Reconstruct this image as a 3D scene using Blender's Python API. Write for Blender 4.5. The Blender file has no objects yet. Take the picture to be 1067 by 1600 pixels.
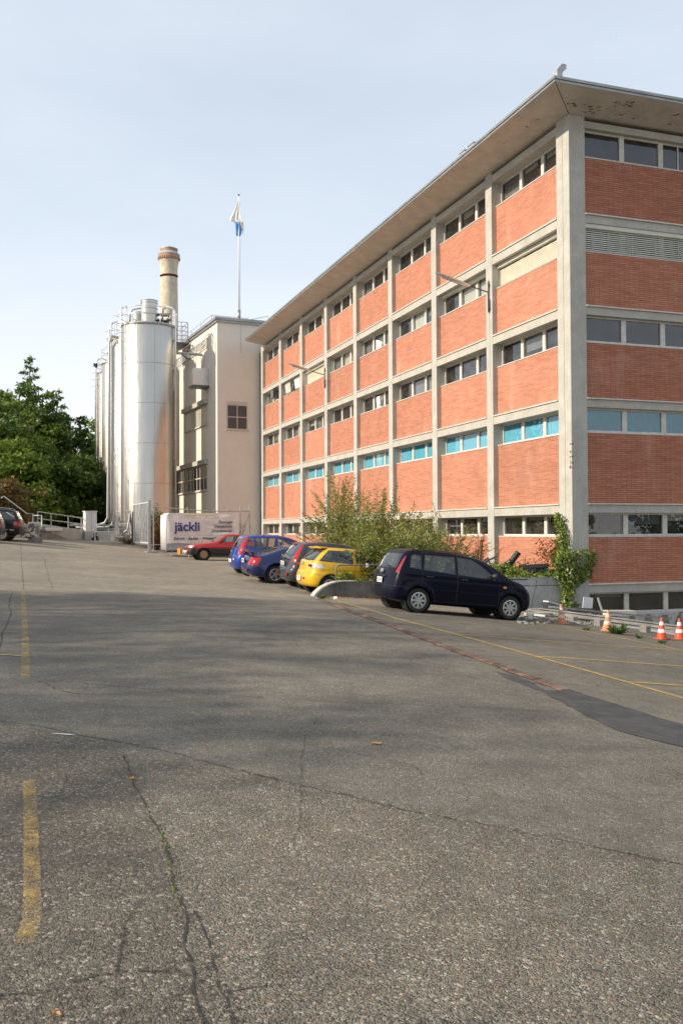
import bpy, bmesh, math, random
import numpy as np
from mathutils import Vector, Matrix
R = math.radians
rnd = random.Random(7)
S = bpy.context.scene
COL = S.collection

# ------------------------------------------------------------------ camera
F_PX, PITCH, ROLL, EYE = 1459.6, .0204, -.0047, 1.65
cam = bpy.data.cameras.new('camera'); camo = bpy.data.objects.new('camera', cam); COL.objects.link(camo)
S.camera = camo
cam.sensor_fit = 'HORIZONTAL'; cam.sensor_width = 24.0
cam.lens = F_PX/1067*24.0
cam.clip_start = .05; cam.clip_end = 3000
cp, sp = math.cos(PITCH), math.sin(PITCH)
fwd = Vector((0, cp, sp)); up0 = Vector((0, -sp, cp)); rt0 = Vector((1, 0, 0))
cr, sr = math.cos(ROLL), math.sin(ROLL)
rt = rt0*cr + up0*sr; upv = up0*cr - rt0*sr
M = Matrix((rt, upv, -fwd)).transposed().to_4x4(); M.translation = (0, 0, EYE)
camo.matrix_world = M
S.render.resolution_x = 682; S.render.resolution_y = 1024

# ------------------------------------------------------------------ sun and sky
SUN_AZ = 19.3          # the light travels towards +X, turned this much towards +Y
SUN_EL = 30.0
ldir = Vector((math.cos(R(SUN_AZ))*math.cos(R(SUN_EL)), math.sin(R(SUN_AZ))*math.cos(R(SUN_EL)), -math.sin(R(SUN_EL))))
sl = bpy.data.lights.new('sun', 'SUN'); sl.energy = 5.0; sl.angle = R(.9); sl.color = (1, .87, .71)
so = bpy.data.objects.new('sun', sl); COL.objects.link(so)
so.rotation_euler = ldir.to_track_quat('-Z', 'Y').to_euler()
W = bpy.data.worlds.new('World'); S.world = W; W.use_nodes = True
nt = W.node_tree; nt.nodes.clear(); N = nt.nodes.new; K = nt.links.new
out = N('ShaderNodeOutputWorld'); bg = N('ShaderNodeBackground'); sky = N('ShaderNodeTexSky')
sky.sky_type = 'NISHITA'; sky.sun_disc = False; sky.sun_elevation = R(SUN_EL)
# nishita: rotation 0 puts the sun at +Y, positive turns it clockwise seen from above
tos = -ldir; sky.sun_rotation = math.atan2(tos.x, tos.y)
sky.air_density = 1.0; sky.dust_density = 1.5; sky.ozone_density = 1.0; sky.altitude = 400
tc = N('ShaderNodeTexCoord'); mp = N('ShaderNodeMapping'); mp.inputs['Scale'].default_value = (1.0, 1.0, 3.2)
mp.inputs['Rotation'].default_value = (.1, .25, .4)
nz = N('ShaderNodeTexNoise'); nz.inputs['Scale'].default_value = 1.3; nz.inputs['Detail'].default_value = 6; nz.inputs['Roughness'].default_value = .55
K(tc.outputs['Generated'], mp.inputs['Vector']); K(mp.outputs[0], nz.inputs['Vector'])
cr1 = N('ShaderNodeMapRange'); cr1.inputs['From Min'].default_value = .38; cr1.inputs['From Max'].default_value = .72
cr1.inputs['To Min'].default_value = .72; cr1.inputs['To Max'].default_value = .92
K(nz.outputs['Fac'], cr1.inputs['Value'])
sep = N('ShaderNodeSeparateXYZ'); K(tc.outputs['Generated'], sep.inputs[0])
hz = N('ShaderNodeMapRange'); hz.inputs['From Min'].default_value = 0; hz.inputs['From Max'].default_value = .42
hz.inputs['To Min'].default_value = .4; hz.inputs['To Max'].default_value = 0
K(sep.outputs['Z'], hz.inputs['Value'])
ad = N('ShaderNodeMath'); ad.operation = 'ADD'; ad.use_clamp = True; K(cr1.outputs[0], ad.inputs[0]); K(hz.outputs[0], ad.inputs[1])
hb = N('ShaderNodeMapRange'); hb.inputs['From Min'].default_value = 0; hb.inputs['From Max'].default_value = .3; K(sep.outputs['Z'], hb.inputs['Value'])
mx = N('ShaderNodeMix'); mx.data_type = 'RGBA'; K(ad.outputs[0], mx.inputs['Factor'])
K(sky.outputs[0], mx.inputs['A']); cm = N('ShaderNodeMix'); cm.data_type = 'RGBA'; K(hb.outputs[0], cm.inputs['Factor']); cm.inputs['A'].default_value = (10.6, 10.7, 10.8, 1); cm.inputs['B'].default_value = (7.9, 8.85, 10.0, 1); K(cm.outputs['Result'], mx.inputs['B'])   # thin high cloud, same units as the sky
K(mx.outputs['Result'], bg.inputs['Color']); bg.inputs['Strength'].default_value = .092
K(bg.outputs[0], out.inputs[0])
S.view_settings.view_transform = 'Standard'; S.view_settings.look = 'None'
S.view_settings.exposure = 0.17; S.view_settings.gamma = 1.0

# ------------------------------------------------------------------ frames
TH = .3341
D2 = Vector((math.cos(TH), math.sin(TH), 0)); D1 = Vector((-math.sin(TH), math.cos(TH), 0))
CX, CY = 7.285, 29.5
def ts(t, s, z=0): v = D2*t + D1*s; v.z = z; return v
def ray(px, py):
    x, y = px-533.5, py-800
    return (fwd + rt*(x/F_PX) - upv*(y/F_PX))
def at(px, py, Y):
    r = ray(px, py); r = r/r.y
    return Vector((r.x*Y, Y, EYE + r.z*Y))

# ------------------------------------------------------------------ ground height
GP = [(0,0,0),(-6,0,.2),(6,0,-.33),(0,5,0),(-4,8,.12),(3,8,-.08),(6.2,9.5,-.25),(6.4,13,-.2),(6.9,20,-.12),(12,10,-.84),(12,20,-.65),
 (16,20,-1.05),(16,10,-1.28),(16.5,25.3,-.95),(12,25,-.56),(9.07,20.7,-.31),(11.5,21,-.6),(8.2,25.8,-.2),(8.4,29,-.22),(8.4,31.5,-.2),
 (8.2,34.6,-.05),(8.8,46.2,.185),(8.2,53,.25),(7.7,57.7,.38),(12.5,34,-.08),(13,46,.2),(5,68,1.17),(-.7,53.2,1.22),(0,46,.95),(3,40,.42),
 (0,30,.3),(0,20,.08),(-6,20,.35),(-8,30,.8),(-8,45,1.35),(4,25,0),(4,34,.12),(4,50,.62),(-12,10,.5),(-12,-8,.4),(20,0,-1.65),(2,60,1.2),
 (5,80,1.4),(-10,70,1.6),(0,-10,.02),(12,-5,-1.05),(16,60,.3),(13,70,.6)]
GA = np.array(GP, float)
def _U(r2): return np.where(r2 > 1e-9, r2*np.log(r2+1e-12), 0)
_n = len(GA); _d = ((GA[:, None, :2]-GA[None, :, :2])**2).sum(-1)
_A = np.zeros((_n+3, _n+3)); _A[:_n, :_n] = _U(_d) + np.eye(_n)*25.0
_A[:_n, _n] = 1; _A[:_n, _n+1:] = GA[:, :2]; _A[_n, :_n] = 1; _A[_n+1:, :_n] = GA[:, :2].T
_w = np.linalg.solve(_A, np.concatenate([GA[:, 2], [0, 0, 0]]))
def gz_arr(X, Y):
    t = np.clip(X*D2.x + Y*D2.y, -16, 21); s = np.clip(X*D1.x + Y*D1.y, -11, 82)
    q = np.stack([t, s], -1)
    r = np.zeros(q.shape[0]) + _w[_n] + q @ _w[_n+1:]
    for i in range(_n): r += _w[i]*_U(((q-GA[i, :2])**2).sum(-1))
    return r
def gz(x, y): return float(gz_arr(np.array([x]), np.array([y]))[0])
def G(px, py, dz=0):
    r = ray(px, py); r = r/r.y; lo, hi = .5, 140.0
    a = lambda Y: EYE + r.z*Y - gz(r.x*Y, Y)
    Y = lo; st = .5
    while Y < hi and a(Y) > 0: Y += st
    lo = Y-st; hi = Y
    for _ in range(22):
        m = (lo+hi)/2
        if a(m) > 0: lo = m
        else: hi = m
    return Vector((r.x*lo, lo, gz(r.x*lo, lo)+dz))
def pit_edge(s): return 14.75 + max(0, (24.6-s))*.23      # t of the rim of the light well

# ------------------------------------------------------------------ object helpers
def tag(o, label=None, cat=None, group=None, kind=None):
    if label: o['label'] = label
    if cat: o['category'] = cat
    if group: o['group'] = group
    if kind: o['kind'] = kind
    return o
def empty(name, loc=(0, 0, 0), rz=0, label=None, cat=None, group=None, mat=None):
    o = bpy.data.objects.new(name, None); COL.objects.link(o); o.location = loc; o.rotation_euler = (0, 0, rz)
    o.empty_display_size = .2
    if mat is not None: o.matrix_world = mat
    return tag(o, label, cat, group)
def copy_tree(o, parent=None):
    c = o.copy(); COL.objects.link(c); c.parent = parent
    for ch in list(o.children): copy_tree(ch, c)
    return c
class MB:
    def __init__(s): s.v = []; s.f = []; s.m = []; s.mi = 0
    def add(s, vs, fs):
        b = len(s.v); s.v += [tuple(v) for v in vs]
        for f in fs: s.f.append(tuple(b+i for i in f)); s.m.append(s.mi)
        return s
    def box(s, x0, x1, y0, y1, z0, z1):
        return s.add([(x0,y0,z0),(x1,y0,z0),(x1,y1,z0),(x0,y1,z0),(x0,y0,z1),(x1,y0,z1),(x1,y1,z1),(x0,y1,z1)],
            [(0,3,2,1),(4,5,6,7),(0,1,5,4),(1,2,6,5),(2,3,7,6),(3,0,4,7)])
    def cbox(s, c, d, rz=0, ry=0, rx=0):
        m = Matrix.Rotation(rz, 3, 'Z') @ Matrix.Rotation(ry, 3, 'Y') @ Matrix.Rotation(rx, 3, 'X'); c = Vector(c)
        vs = [c + m @ Vector((x*d[0]/2, y*d[1]/2, z*d[2]/2)) for x, y, z in
              ((-1,-1,-1),(1,-1,-1),(1,1,-1),(-1,1,-1),(-1,-1,1),(1,-1,1),(1,1,1),(-1,1,1))]
        return s.add(vs, [(0,3,2,1),(4,5,6,7),(0,1,5,4),(1,2,6,5),(2,3,7,6),(3,0,4,7)])
    def tube(s, pts, r, n=8, cap=True):
        pts = [Vector(p) for p in pts]; b = len(s.v); k = len(pts)
        rr = r if isinstance(r, (list, tuple)) else [r]*k
        up = None
        for i, p in enumerate(pts):
            d = (pts[min(i+1, k-1)] - pts[max(i-1, 0)]).normalized()
            if up is None:
                up = Vector((0, 0, 1)) if abs(d.z) < .9 else Vector((1, 0, 0))
            a = d.cross(up).normalized(); c = a.cross(d).normalized(); up = c
            for j in range(n):
                q = 2*math.pi*j/n; s.v.append(tuple(p + (a*math.cos(q) + c*math.sin(q))*rr[i]))
        for i in range(k-1):
            for j in range(n):
                j2 = (j+1) % n
                s.f.append((b+i*n+j, b+(i+1)*n+j, b+(i+1)*n+j2, b+i*n+j2)); s.m.append(s.mi)
        if cap:
            s.f.append(tuple(b+j for j in range(n))); s.f.append(tuple(b+(k-1)*n+n-1-j for j in range(n))); s.m += [s.mi]*2
        return s
    def lathe(s, prof, n=24, c=(0, 0, 0), axis='Z'):
        b = len(s.v); c = Vector(c)
        for r, h in prof:
            for j in range(n):
                q = 2*math.pi*j/n; x, y = r*math.cos(q), r*math.sin(q)
                p = (x, y, h) if axis == 'Z' else ((x, h, -y) if axis == 'Y' else (h, x, y))
                s.v.append(tuple(c+Vector(p)))
        for i in range(len(prof)-1):
            for j in range(n):
                j2 = (j+1) % n; s.f.append((b+i*n+j, b+i*n+j2, b+(i+1)*n+j2, b+(i+1)*n+j)); s.m.append(s.mi)
        return s
    def prism(s, poly, a0, a1, axis='Y'):
        n = len(poly)
        P3 = (lambda u, v, w: (u, w, v)) if axis == 'Y' else ((lambda u, v, w: (w, u, v)) if axis == 'X' else (lambda u, v, w: (u, v, w)))
        vs = [P3(u, v, a0) for u, v in poly] + [P3(u, v, a1) for u, v in poly]
        return s.add(vs, [tuple(range(n)), tuple(2*n-1-i for i in range(n))] + [(i, n+i, n+(i+1) % n, (i+1) % n) for i in range(n)])
    def build(s, name, mat, parent=None, smooth=False, bevel=0, fixn=True):
        me = bpy.data.meshes.new(name); me.from_pydata(s.v, [], s.f)
        mats = mat if isinstance(mat, (list, tuple)) else [mat]
        for m in mats: me.materials.append(m)
        if len(mats) > 1: me.polygons.foreach_set('material_index', s.m)
        if fixn:
            bm = bmesh.new(); bm.from_mesh(me); bmesh.ops.recalc_face_normals(bm, faces=bm.faces); bm.to_mesh(me); bm.free()
        if smooth: me.shade_smooth()
        me.update()
        o = bpy.data.objects.new(name, me); COL.objects.link(o); o.parent = parent
        if smooth == 'auto':
            try: me.set_sharp_from_angle(angle=R(40))
            except Exception: pass
        if bevel:
            md = o.modifiers.new('bevel', 'BEVEL'); md.width = bevel; md.segments = 2; md.limit_method = 'ANGLE'
        return o

# ------------------------------------------------------------------ materials
def newmat(name):
    m = bpy.data.materials.new(name); m.use_nodes = True; t = m.node_tree
    return m, t, t.nodes['Principled BSDF']
def mat(name, col, rough=.6, metal=0, var=.0, scale=3.0, bump=0, bscale=40, spec=None, stretch=None, col2=None, coat=0, isl=0, trans=0):
    m, t, b = newmat(name); c = tuple(col)+(1,)
    b.inputs['Base Color'].default_value = c; b.inputs['Roughness'].default_value = rough; b.inputs['Metallic'].default_value = metal
    if spec is not None: b.inputs['Specular IOR Level'].default_value = spec
    if coat: b.inputs['Coat Weight'].default_value = coat; b.inputs['Coat Roughness'].default_value = .03
    co = t.nodes.new('ShaderNodeTexCoord'); v = co.outputs['Object']
    if stretch:
        mp = t.nodes.new('ShaderNodeMapping'); mp.inputs['Scale'].default_value = stretch; t.links.new(v, mp.inputs[0]); v = mp.outputs[0]
    if var or col2:
        n = t.nodes.new('ShaderNodeTexNoise'); n.inputs['Scale'].default_value = scale; n.inputs['Detail'].default_value = 8; n.inputs['Roughness'].default_value = .65
        t.links.new(v, n.inputs['Vector'])
        mr = t.nodes.new('ShaderNodeMapRange'); mr.inputs['From Min'].default_value = .3; mr.inputs['From Max'].default_value = .7
        t.links.new(n.outputs['Fac'], mr.inputs['Value'])
        mx = t.nodes.new('ShaderNodeMix'); mx.data_type = 'RGBA'; t.links.new(mr.outputs[0], mx.inputs['Factor'])
        c2 = col2 or tuple(x*(1-var) for x in col)
        c1 = col if col2 else tuple(min(1, x*(1+var*.6)) for x in col)
        mx.inputs['A'].default_value = tuple(c2)+(1,); mx.inputs['B'].default_value = tuple(c1)+(1,)
        o = mx.outputs['Result']
        if isl:
            g = t.nodes.new('ShaderNodeNewGeometry'); hs = t.nodes.new('ShaderNodeHueSaturation')
            m1 = t.nodes.new('ShaderNodeMapRange'); m1.inputs['To Min'].default_value = 1-isl; m1.inputs['To Max'].default_value = 1+isl
            t.links.new(g.outputs['Random Per Island'], m1.inputs['Value']); t.links.new(m1.outputs[0], hs.inputs['Value'])
            t.links.new(o, hs.inputs['Color']); o = hs.outputs[0]
        t.links.new(o, b.inputs['Base Color'])
        if trans:
            tr = t.nodes.new('ShaderNodeBsdfTranslucent'); ms = t.nodes.new('ShaderNodeMixShader'); ms.inputs[0].default_value = trans
            t.links.new(o, tr.inputs[0]); t.links.new(b.outputs[0], ms.inputs[1]); t.links.new(tr.outputs[0], ms.inputs[2])
            t.links.new(ms.outputs[0], t.nodes['Material Output'].inputs[0])
    if bump:
        n2 = t.nodes.new('ShaderNodeTexNoise'); n2.inputs['Scale'].default_value = bscale; n2.inputs['Detail'].default_value = 5
        t.links.new(v, n2.inputs['Vector']); bp = t.nodes.new('ShaderNodeBump'); bp.inputs['Strength'].default_value = 1; bp.inputs['Distance'].default_value = bump
        t.links.new(n2.outputs['Fac'], bp.inputs['Height']); t.links.new(bp.outputs[0], b.inputs['Normal'])
    return m
def math_node(t, op, a, b=None, c=None, clamp=False):
    n = t.nodes.new('ShaderNodeMath'); n.operation = op; n.use_clamp = clamp
    for i, x in enumerate((a, b, c)):
        if x is None: continue
        if isinstance(x, (int, float)): n.inputs[i].default_value = x
        else: t.links.new(x, n.inputs[i])
    return n.outputs[0]
def mixc(t, fac, a, b, mode='MIX'):
    n = t.nodes.new('ShaderNodeMix'); n.data_type = 'RGBA'; n.blend_type = mode
    for k, x in (('Factor', fac), ('A', a), ('B', b)):
        if isinstance(x, (int, float)): n.inputs[k].default_value = x
        elif isinstance(x, tuple): n.inputs[k].default_value = x if len(x) == 4 else x+(1,)
        else: t.links.new(x, n.inputs[k])
    return n.outputs['Result']
def noise(t, v, scale, detail=4, rough=.5, out='Fac'):
    n = t.nodes.new('ShaderNodeTexNoise'); n.inputs['Scale'].default_value = scale; n.inputs['Detail'].default_value = detail; n.inputs['Roughness'].default_value = rough
    t.links.new(v, n.inputs['Vector']); return n.outputs[out]
def mrange(t, v, a, b, c=0., d=1., smooth=False):
    n = t.nodes.new('ShaderNodeMapRange'); n.inputs['From Min'].default_value = a; n.inputs['From Max'].default_value = b
    n.inputs['To Min'].default_value = c; n.inputs['To Max'].default_value = d
    if smooth: n.interpolation_type = 'SMOOTHSTEP'
    t.links.new(v, n.inputs['Value']); return n.outputs[0]
def scaled(t, v, sc):
    mp = t.nodes.new('ShaderNodeMapping'); mp.inputs['Scale'].default_value = sc; t.links.new(v, mp.inputs[0]); return mp.outputs[0]

def asphalt():
    m, t, b = newmat('asphalt'); co = t.nodes.new('ShaderNodeTexCoord').outputs['Object']
    sx = t.nodes.new('ShaderNodeSeparateXYZ'); t.links.new(co, sx.inputs[0]); X, Y = sx.outputs[0], sx.outputs[1]
    wob = math_node(t, 'MULTIPLY', math_node(t, 'SUBTRACT', noise(t, co, .9, 5), .5), .5)
    def half(p, q, soft=.05):      # 1 on the far side of the line p-q
        (x0, y0), (x1, y1) = p, q; nx, ny = -(y1-y0), (x1-x0); l = math.hypot(nx, ny); nx /= l; ny /= l
        if ny < 0: nx, ny = -nx, -ny
        d = math_node(t, 'ADD', math_node(t, 'MULTIPLY', X, nx), math_node(t, 'MULTIPLY', Y, ny))
        d = math_node(t, 'ADD', math_node(t, 'SUBTRACT', d, nx*x0+ny*y0), wob if soft > .04 else 0.0)
        return mrange(t, d, -soft, soft)
    a0, a1 = G(0, 1127), G(1067, 1352); near = half((a0.x, a0.y), (a1.x, a1.y), .02)     # near seam
    b0, b1 = G(0, 922), G(450, 938); far = half((b0.x, b0.y), (b1.x, b1.y), .25)
    k0, k1 = G(534, 950), G(885, 1078)
    dx, dy = k1.x-k0.x, k1.y-k0.y; l = math.hypot(dx, dy); nx, ny = -dy/l, dx/l
    if nx < 0: nx, ny = -nx, -ny
    dpk = math_node(t, 'ADD', math_node(t, 'MULTIPLY', X, nx), math_node(t, 'MULTIPLY', Y, ny))
    park = mrange(t, math_node(t, 'SUBTRACT', dpk, nx*k0.x+ny*k0.y), -.02, .02)
    # stone chippings at two sizes
    v1 = t.nodes.new('ShaderNodeTexVoronoi'); v1.inputs['Scale'].default_value = 135; t.links.new(co, v1.inputs['Vector'])
    v2 = t.nodes.new('ShaderNodeTexVoronoi'); v2.inputs['Scale'].default_value = 75; t.links.new(co, v2.inputs['Vector'])
    c1 = t.nodes.new('ShaderNodeSeparateColor'); t.links.new(v1.outputs['Color'], c1.inputs[0])
    c2 = t.nodes.new('ShaderNodeSeparateColor'); t.links.new(v2.outputs['Color'], c2.inputs[0])
    big = noise(t, co, .35, 6, .6); mid = noise(t, co, 3.2, 6, .65); fine = noise(t, co, 22, 5, .7)
    base_near = mixc(t, mrange(t, c1.outputs[0], 0, 1), (.07, .062, .049), (.32, .286, .23))
    base_near = mixc(t, mrange(t, c2.outputs[1], .90, .96), base_near, (.46, .42, .35))
    base_near = mixc(t, mrange(t, c2.outputs[0], .93, .97), base_near, (.28, .19, .12))
    base_mid = mixc(t, mrange(t, c1.outputs[0], 0, 1), (.125, .113, .092), (.29, .263, .215))
    base_mid = mixc(t, mrange(t, c2.outputs[1], .93, .97), base_mid, (.36, .35, .33))
    base_far = mixc(t, mrange(t, c1.outputs[0], 0, 1), (.24, .215, .172), (.37, .332, .27))
    base_park = mixc(t, mrange(t, c1.outputs[0], 0, 1), (.135, .12, .096), (.28, .25, .202))
    l0, l1 = G(205, 1195), G(345, 1600); ldx, ldy = l1.x-l0.x, l1.y-l0.y; ll = math.hypot(ldx, ldy); lnx, lny = ldy/ll, -ldx/ll
    if lnx > 0: lnx, lny = -lnx, -lny
    lf = math_node(t, 'ADD', math_node(t, 'MULTIPLY', X, lnx), math_node(t, 'MULTIPLY', Y, lny)); lf = math_node(t, 'ADD', math_node(t, 'SUBTRACT', lf, lnx*l0.x+lny*l0.y), math_node(t, 'MULTIPLY', wob, .35))
    coarse = mixc(t, mrange(t, c2.outputs[2], 0, 1), (.045, .039, .03), (.25, .218, .17)); coarse = mixc(t, mrange(t, c2.outputs[1], .9, .96), coarse, (.42, .38, .32))
    base_near = mixc(t, math_node(t, 'MULTIPLY', mrange(t, lf, -.05, .08), .75), base_near, coarse)
    c = mixc(t, near, base_near, base_mid); c = mixc(t, far, c, base_far); c = mixc(t, math_node(t, 'MULTIPLY', park, math_node(t, 'SUBTRACT', 1, far, clamp=True)), c, base_park)
    c = mixc(t, 1.0, c, mixc(t, mrange(t, big, .35, .65), (.80, .80, .81), (1.12, 1.1, 1.07)), 'MULTIPLY')
    c = mixc(t, 1.0, c, mixc(t, mrange(t, mid, .3, .7), (.74, .73, .71), (1.1, 1.1, 1.1)), 'MULTIPLY')
    c = mixc(t, 1.0, c, mixc(t, mrange(t, fine, .35, .65), (.8, .8, .8), (1.1, 1.1, 1.1)), 'MULTIPLY')
    # hairline crazing in worn patches
    wv = t.nodes.new('ShaderNodeVectorMath'); wv.operation = 'MULTIPLY_ADD'; t.links.new(noise(t, co, 2.2, 4, .6, 'Color'), wv.inputs[0]); wv.inputs[1].default_value = (.5, .5, .5); t.links.new(co, wv.inputs[2])
    ve = t.nodes.new('ShaderNodeTexVoronoi'); ve.feature = 'DISTANCE_TO_EDGE'; ve.inputs['Scale'].default_value = 1.15; t.links.new(wv.outputs[0], ve.inputs['Vector'])
    ce = mrange(t, ve.outputs['Distance'], .004, .010, 1, 0); ce = math_node(t, 'MULTIPLY', ce, mrange(t, noise(t, co, .45, 3, .5), .52, .60)); ce = math_node(t, 'MULTIPLY', ce, mrange(t, fine, .4, .6, .2, .9))
    c = mixc(t, ce, c, (.035, .032, .027))
    oil = noise(t, co, 1.3, 3, .4); c = mixc(t, mrange(t, oil, .74, .82), c, (.05, .048, .045))
    t.links.new(c, b.inputs['Base Color']); b.inputs['Roughness'].default_value = .82; b.inputs['Specular IOR Level'].default_value = .35
    # relief: stones stand proud, pits between them
    h = math_node(t, 'ADD', math_node(t, 'MULTIPLY', v1.outputs['Distance'], -.8), math_node(t, 'MULTIPLY', v2.outputs['Distance'], -.9))
    h = math_node(t, 'ADD', h, math_node(t, 'MULTIPLY', fine, 1.2))
    bp = t.nodes.new('ShaderNodeBump'); bp.inputs['Distance'].default_value = .012; bp.inputs['Strength'].default_value = .9
    t.links.new(h, bp.inputs['Height']); t.links.new(bp.outputs[0], b.inputs['Normal'])
    return m

def brick(name, axis, mortar=(.52, .345, .235), msz=.0072):
    m, t, b = newmat(name); co = t.nodes.new('ShaderNodeTexCoord').outputs['Object']
    sx = t.nodes.new('ShaderNodeSeparateXYZ'); t.links.new(co, sx.inputs[0]); cb = t.nodes.new('ShaderNodeCombineXYZ')
    t.links.new(sx.outputs[1 if axis == 'Y' else 0], cb.inputs[0]); t.links.new(sx.outputs[2], cb.inputs[1])
    k = t.nodes.new('ShaderNodeTexBrick'); t.links.new(cb.outputs[0], k.inputs['Vector'])
    k.inputs['Scale'].default_value = 1; k.inputs['Brick Width'].default_value = .385; k.inputs['Row Height'].default_value = .0665
    k.inputs['Mortar Size'].default_value = msz; k.inputs['Mortar Smooth'].default_value = .25; k.inputs['Bias'].default_value = 0
    k.offset = .5
    k.inputs['Color1'].default_value = (.43, .163, .102, 1); k.inputs['Color2'].default_value = (.51, .213, .137, 1); k.inputs['Mortar'].default_value = mortar+(1,)
    # per-brick tone: a second brick grid blended by cell noise
    fl = t.nodes.new('ShaderNodeTexWhiteNoise'); fl.noise_dimensions = '2D'
    row = math_node(t, 'FLOOR', math_node(t, 'DIVIDE', sx.outputs[2], .0665))
    u = math_node(t, 'ADD', math_node(t, 'DIVIDE', sx.outputs[1 if axis == 'Y' else 0], .385), math_node(t, 'MULTIPLY', math_node(t, 'MODULO', row, 2), .5))
    c2 = t.nodes.new('ShaderNodeCombineXYZ'); t.links.new(math_node(t, 'FLOOR', math_node(t, 'ADD', u, .001)), c2.inputs[0]); t.links.new(row, c2.inputs[1]); t.links.new(c2.outputs[0], fl.inputs['Vector'])
    c = mixc(t, 1.0, k.outputs['Color'], mixc(t, fl.outputs['Value'], (.93, .90, .88), (1.06, 1.06, 1.06)), 'MULTIPLY')
    blot = noise(t, co, .8, 6, .6); c = mixc(t, 1.0, c, mixc(t, mrange(t, blot, .35, .65), (.94, .94, .95), (1.05, 1.05, 1.04)), 'MULTIPLY')
    # lime bloom washed down the wall
    bl = noise(t, scaled(t, co, (1, 1, .35)), 1.1, 5, .6); c = mixc(t, mrange(t, bl, .56, .78, 0, .32), c, (.66, .46, .36))
    oi = t.nodes.new('ShaderNodeObjectInfo'); c = mixc(t, 1.0, c, mixc(t, oi.outputs['Random'], (.90, .89, .88), (1.07, 1.07, 1.06)), 'MULTIPLY')
    st = noise(t, scaled(t, co, (5.5, 5.5, .22)), 1.0, 5, .65); c = mixc(t, mrange(t, st, .60, .78, 0, .30), c, (.16, .085, .055))
    t.links.new(c, b.inputs['Base Color']); b.inputs['Roughness'].default_value = .85; b.inputs['Specular IOR Level'].default_value = .25
    bp = t.nodes.new('ShaderNodeBump'); bp.inputs['Distance'].default_value = .006; bp.invert = True
    t.links.new(k.outputs['Fac'], bp.inputs['Height']); t.links.new(bp.outputs[0], b.inputs['Normal'])
    return m
def concrete(name, col, var=.22, streak=.25, board=0):
    m, t, b = newmat(name); co = t.nodes.new('ShaderNodeTexCoord').outputs['Object']
    a = noise(t, co, 1.6, 8, .65); f = noise(t, scaled(t, co, (14, 14, .5)), 1.4, 5, .6); g = noise(t, co, 26, 5, .7)
    c = mixc(t, mrange(t, a, .3, .7), tuple(x*(1-var) for x in col), tuple(min(1, x*(1+var*.5)) for x in col))
    c = mixc(t, mrange(t, f, .45, .75, 0, streak), c, tuple(x*.55 for x in col))
    c = mixc(t, mrange(t, noise(t, scaled(t, co, (9, 9, .4)), 2.1, 4, .6), .62, .8, 0, streak*1.1), c, tuple(min(1, x*1.35) for x in col))
    c = mixc(t, 1.0, c, mixc(t, mrange(t, g, .3, .7), (.9, .9, .9), (1.06, 1.06, 1.06)), 'MULTIPLY')
    t.links.new(c, b.inputs['Base Color']); b.inputs['Roughness'].default_value = .85; b.inputs['Specular IOR Level'].default_value = .3
    h = math_node(t, 'ADD', g, math_node(t, 'MULTIPLY', f, 1.5 if board else .3))
    bp = t.nodes.new('ShaderNodeBump'); bp.inputs['Distance'].default_value = .006; t.links.new(h, bp.inputs['Height']); t.links.new(bp.outputs[0], b.inputs['Normal'])
    return m
def steel_sheet():
    m, t, b = newmat('brushed_steel'); co = t.nodes.new('ShaderNodeTexCoord').outputs['Object']
    b.inputs['Metallic'].default_value = 1
    f = noise(t, scaled(t, co, (9, 9, .12)), 1.2, 5, .6); g = noise(t, co, .5, 4)
    c = mixc(t, mrange(t, f, .3, .7), (.55, .52, .46), (.61, .58, .52)); c = mixc(t, mrange(t, g, .35, .7, 0, .3), c, (.42, .41, .385))
    t.links.new(c, b.inputs['Base Color']); t.links.new(mrange(t, f, .3, .7, .28, .40), b.inputs['Roughness'])
    bp = t.nodes.new('ShaderNodeBump'); bp.inputs['Distance'].default_value = .03; t.links.new(noise(t, scaled(t, co, (1, 1, .5)), 1.6, 2), bp.inputs['Height']); t.links.new(bp.outputs[0], b.inputs['Normal'])
    return m
def glass(name, col, rough=.03, spec=.6, var=.4):
    m = mat(name, col, rough, 0, var, .9, spec=spec, coat=.0)
    m.node_tree.nodes['Principled BSDF'].inputs['IOR'].default_value = 1.6
    return m
def clear_glass(name, tint, ior=1.6, rough=0.0, body=.0, wav=.004):
    m = bpy.data.materials.new(name); m.use_nodes = True; t = m.node_tree; t.nodes.clear(); o = t.nodes.new('ShaderNodeOutputMaterial')
    tr = t.nodes.new('ShaderNodeBsdfTransparent'); tr.inputs[0].default_value = tint+(1,); gl = t.nodes.new('ShaderNodeBsdfGlossy'); gl.inputs['Roughness'].default_value = rough; gl.inputs['Color'].default_value = (.95, .97, 1, 1)
    fr = t.nodes.new('ShaderNodeFresnel'); fr.inputs[0].default_value = ior; co = t.nodes.new('ShaderNodeTexCoord').outputs['Object']
    bp = t.nodes.new('ShaderNodeBump'); bp.inputs['Distance'].default_value = wav; t.links.new(noise(t, co, 1.1, 2), bp.inputs['Height']); t.links.new(bp.outputs[0], gl.inputs['Normal']); 
    ms = t.nodes.new('ShaderNodeMixShader'); t.links.new(mrange(t, fr.outputs[0], 0, 1, .03, 1), ms.inputs[0]); t.links.new(tr.outputs[0], ms.inputs[1]); t.links.new(gl.outputs[0], ms.inputs[2])
    df = t.nodes.new('ShaderNodeBsdfDiffuse'); df.inputs[0].default_value = (.5, .47, .42, 1); m2 = t.nodes.new('ShaderNodeMixShader'); t.links.new(mrange(t, noise(t, co, 2.3, 5, .65), .4, .8, body, body+.09), m2.inputs[0])
    t.links.new(ms.outputs[0], m2.inputs[1]); t.links.new(df.outputs[0], m2.inputs[2]); t.links.new(m2.outputs[0], o.inputs[0])
    return m
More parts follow.
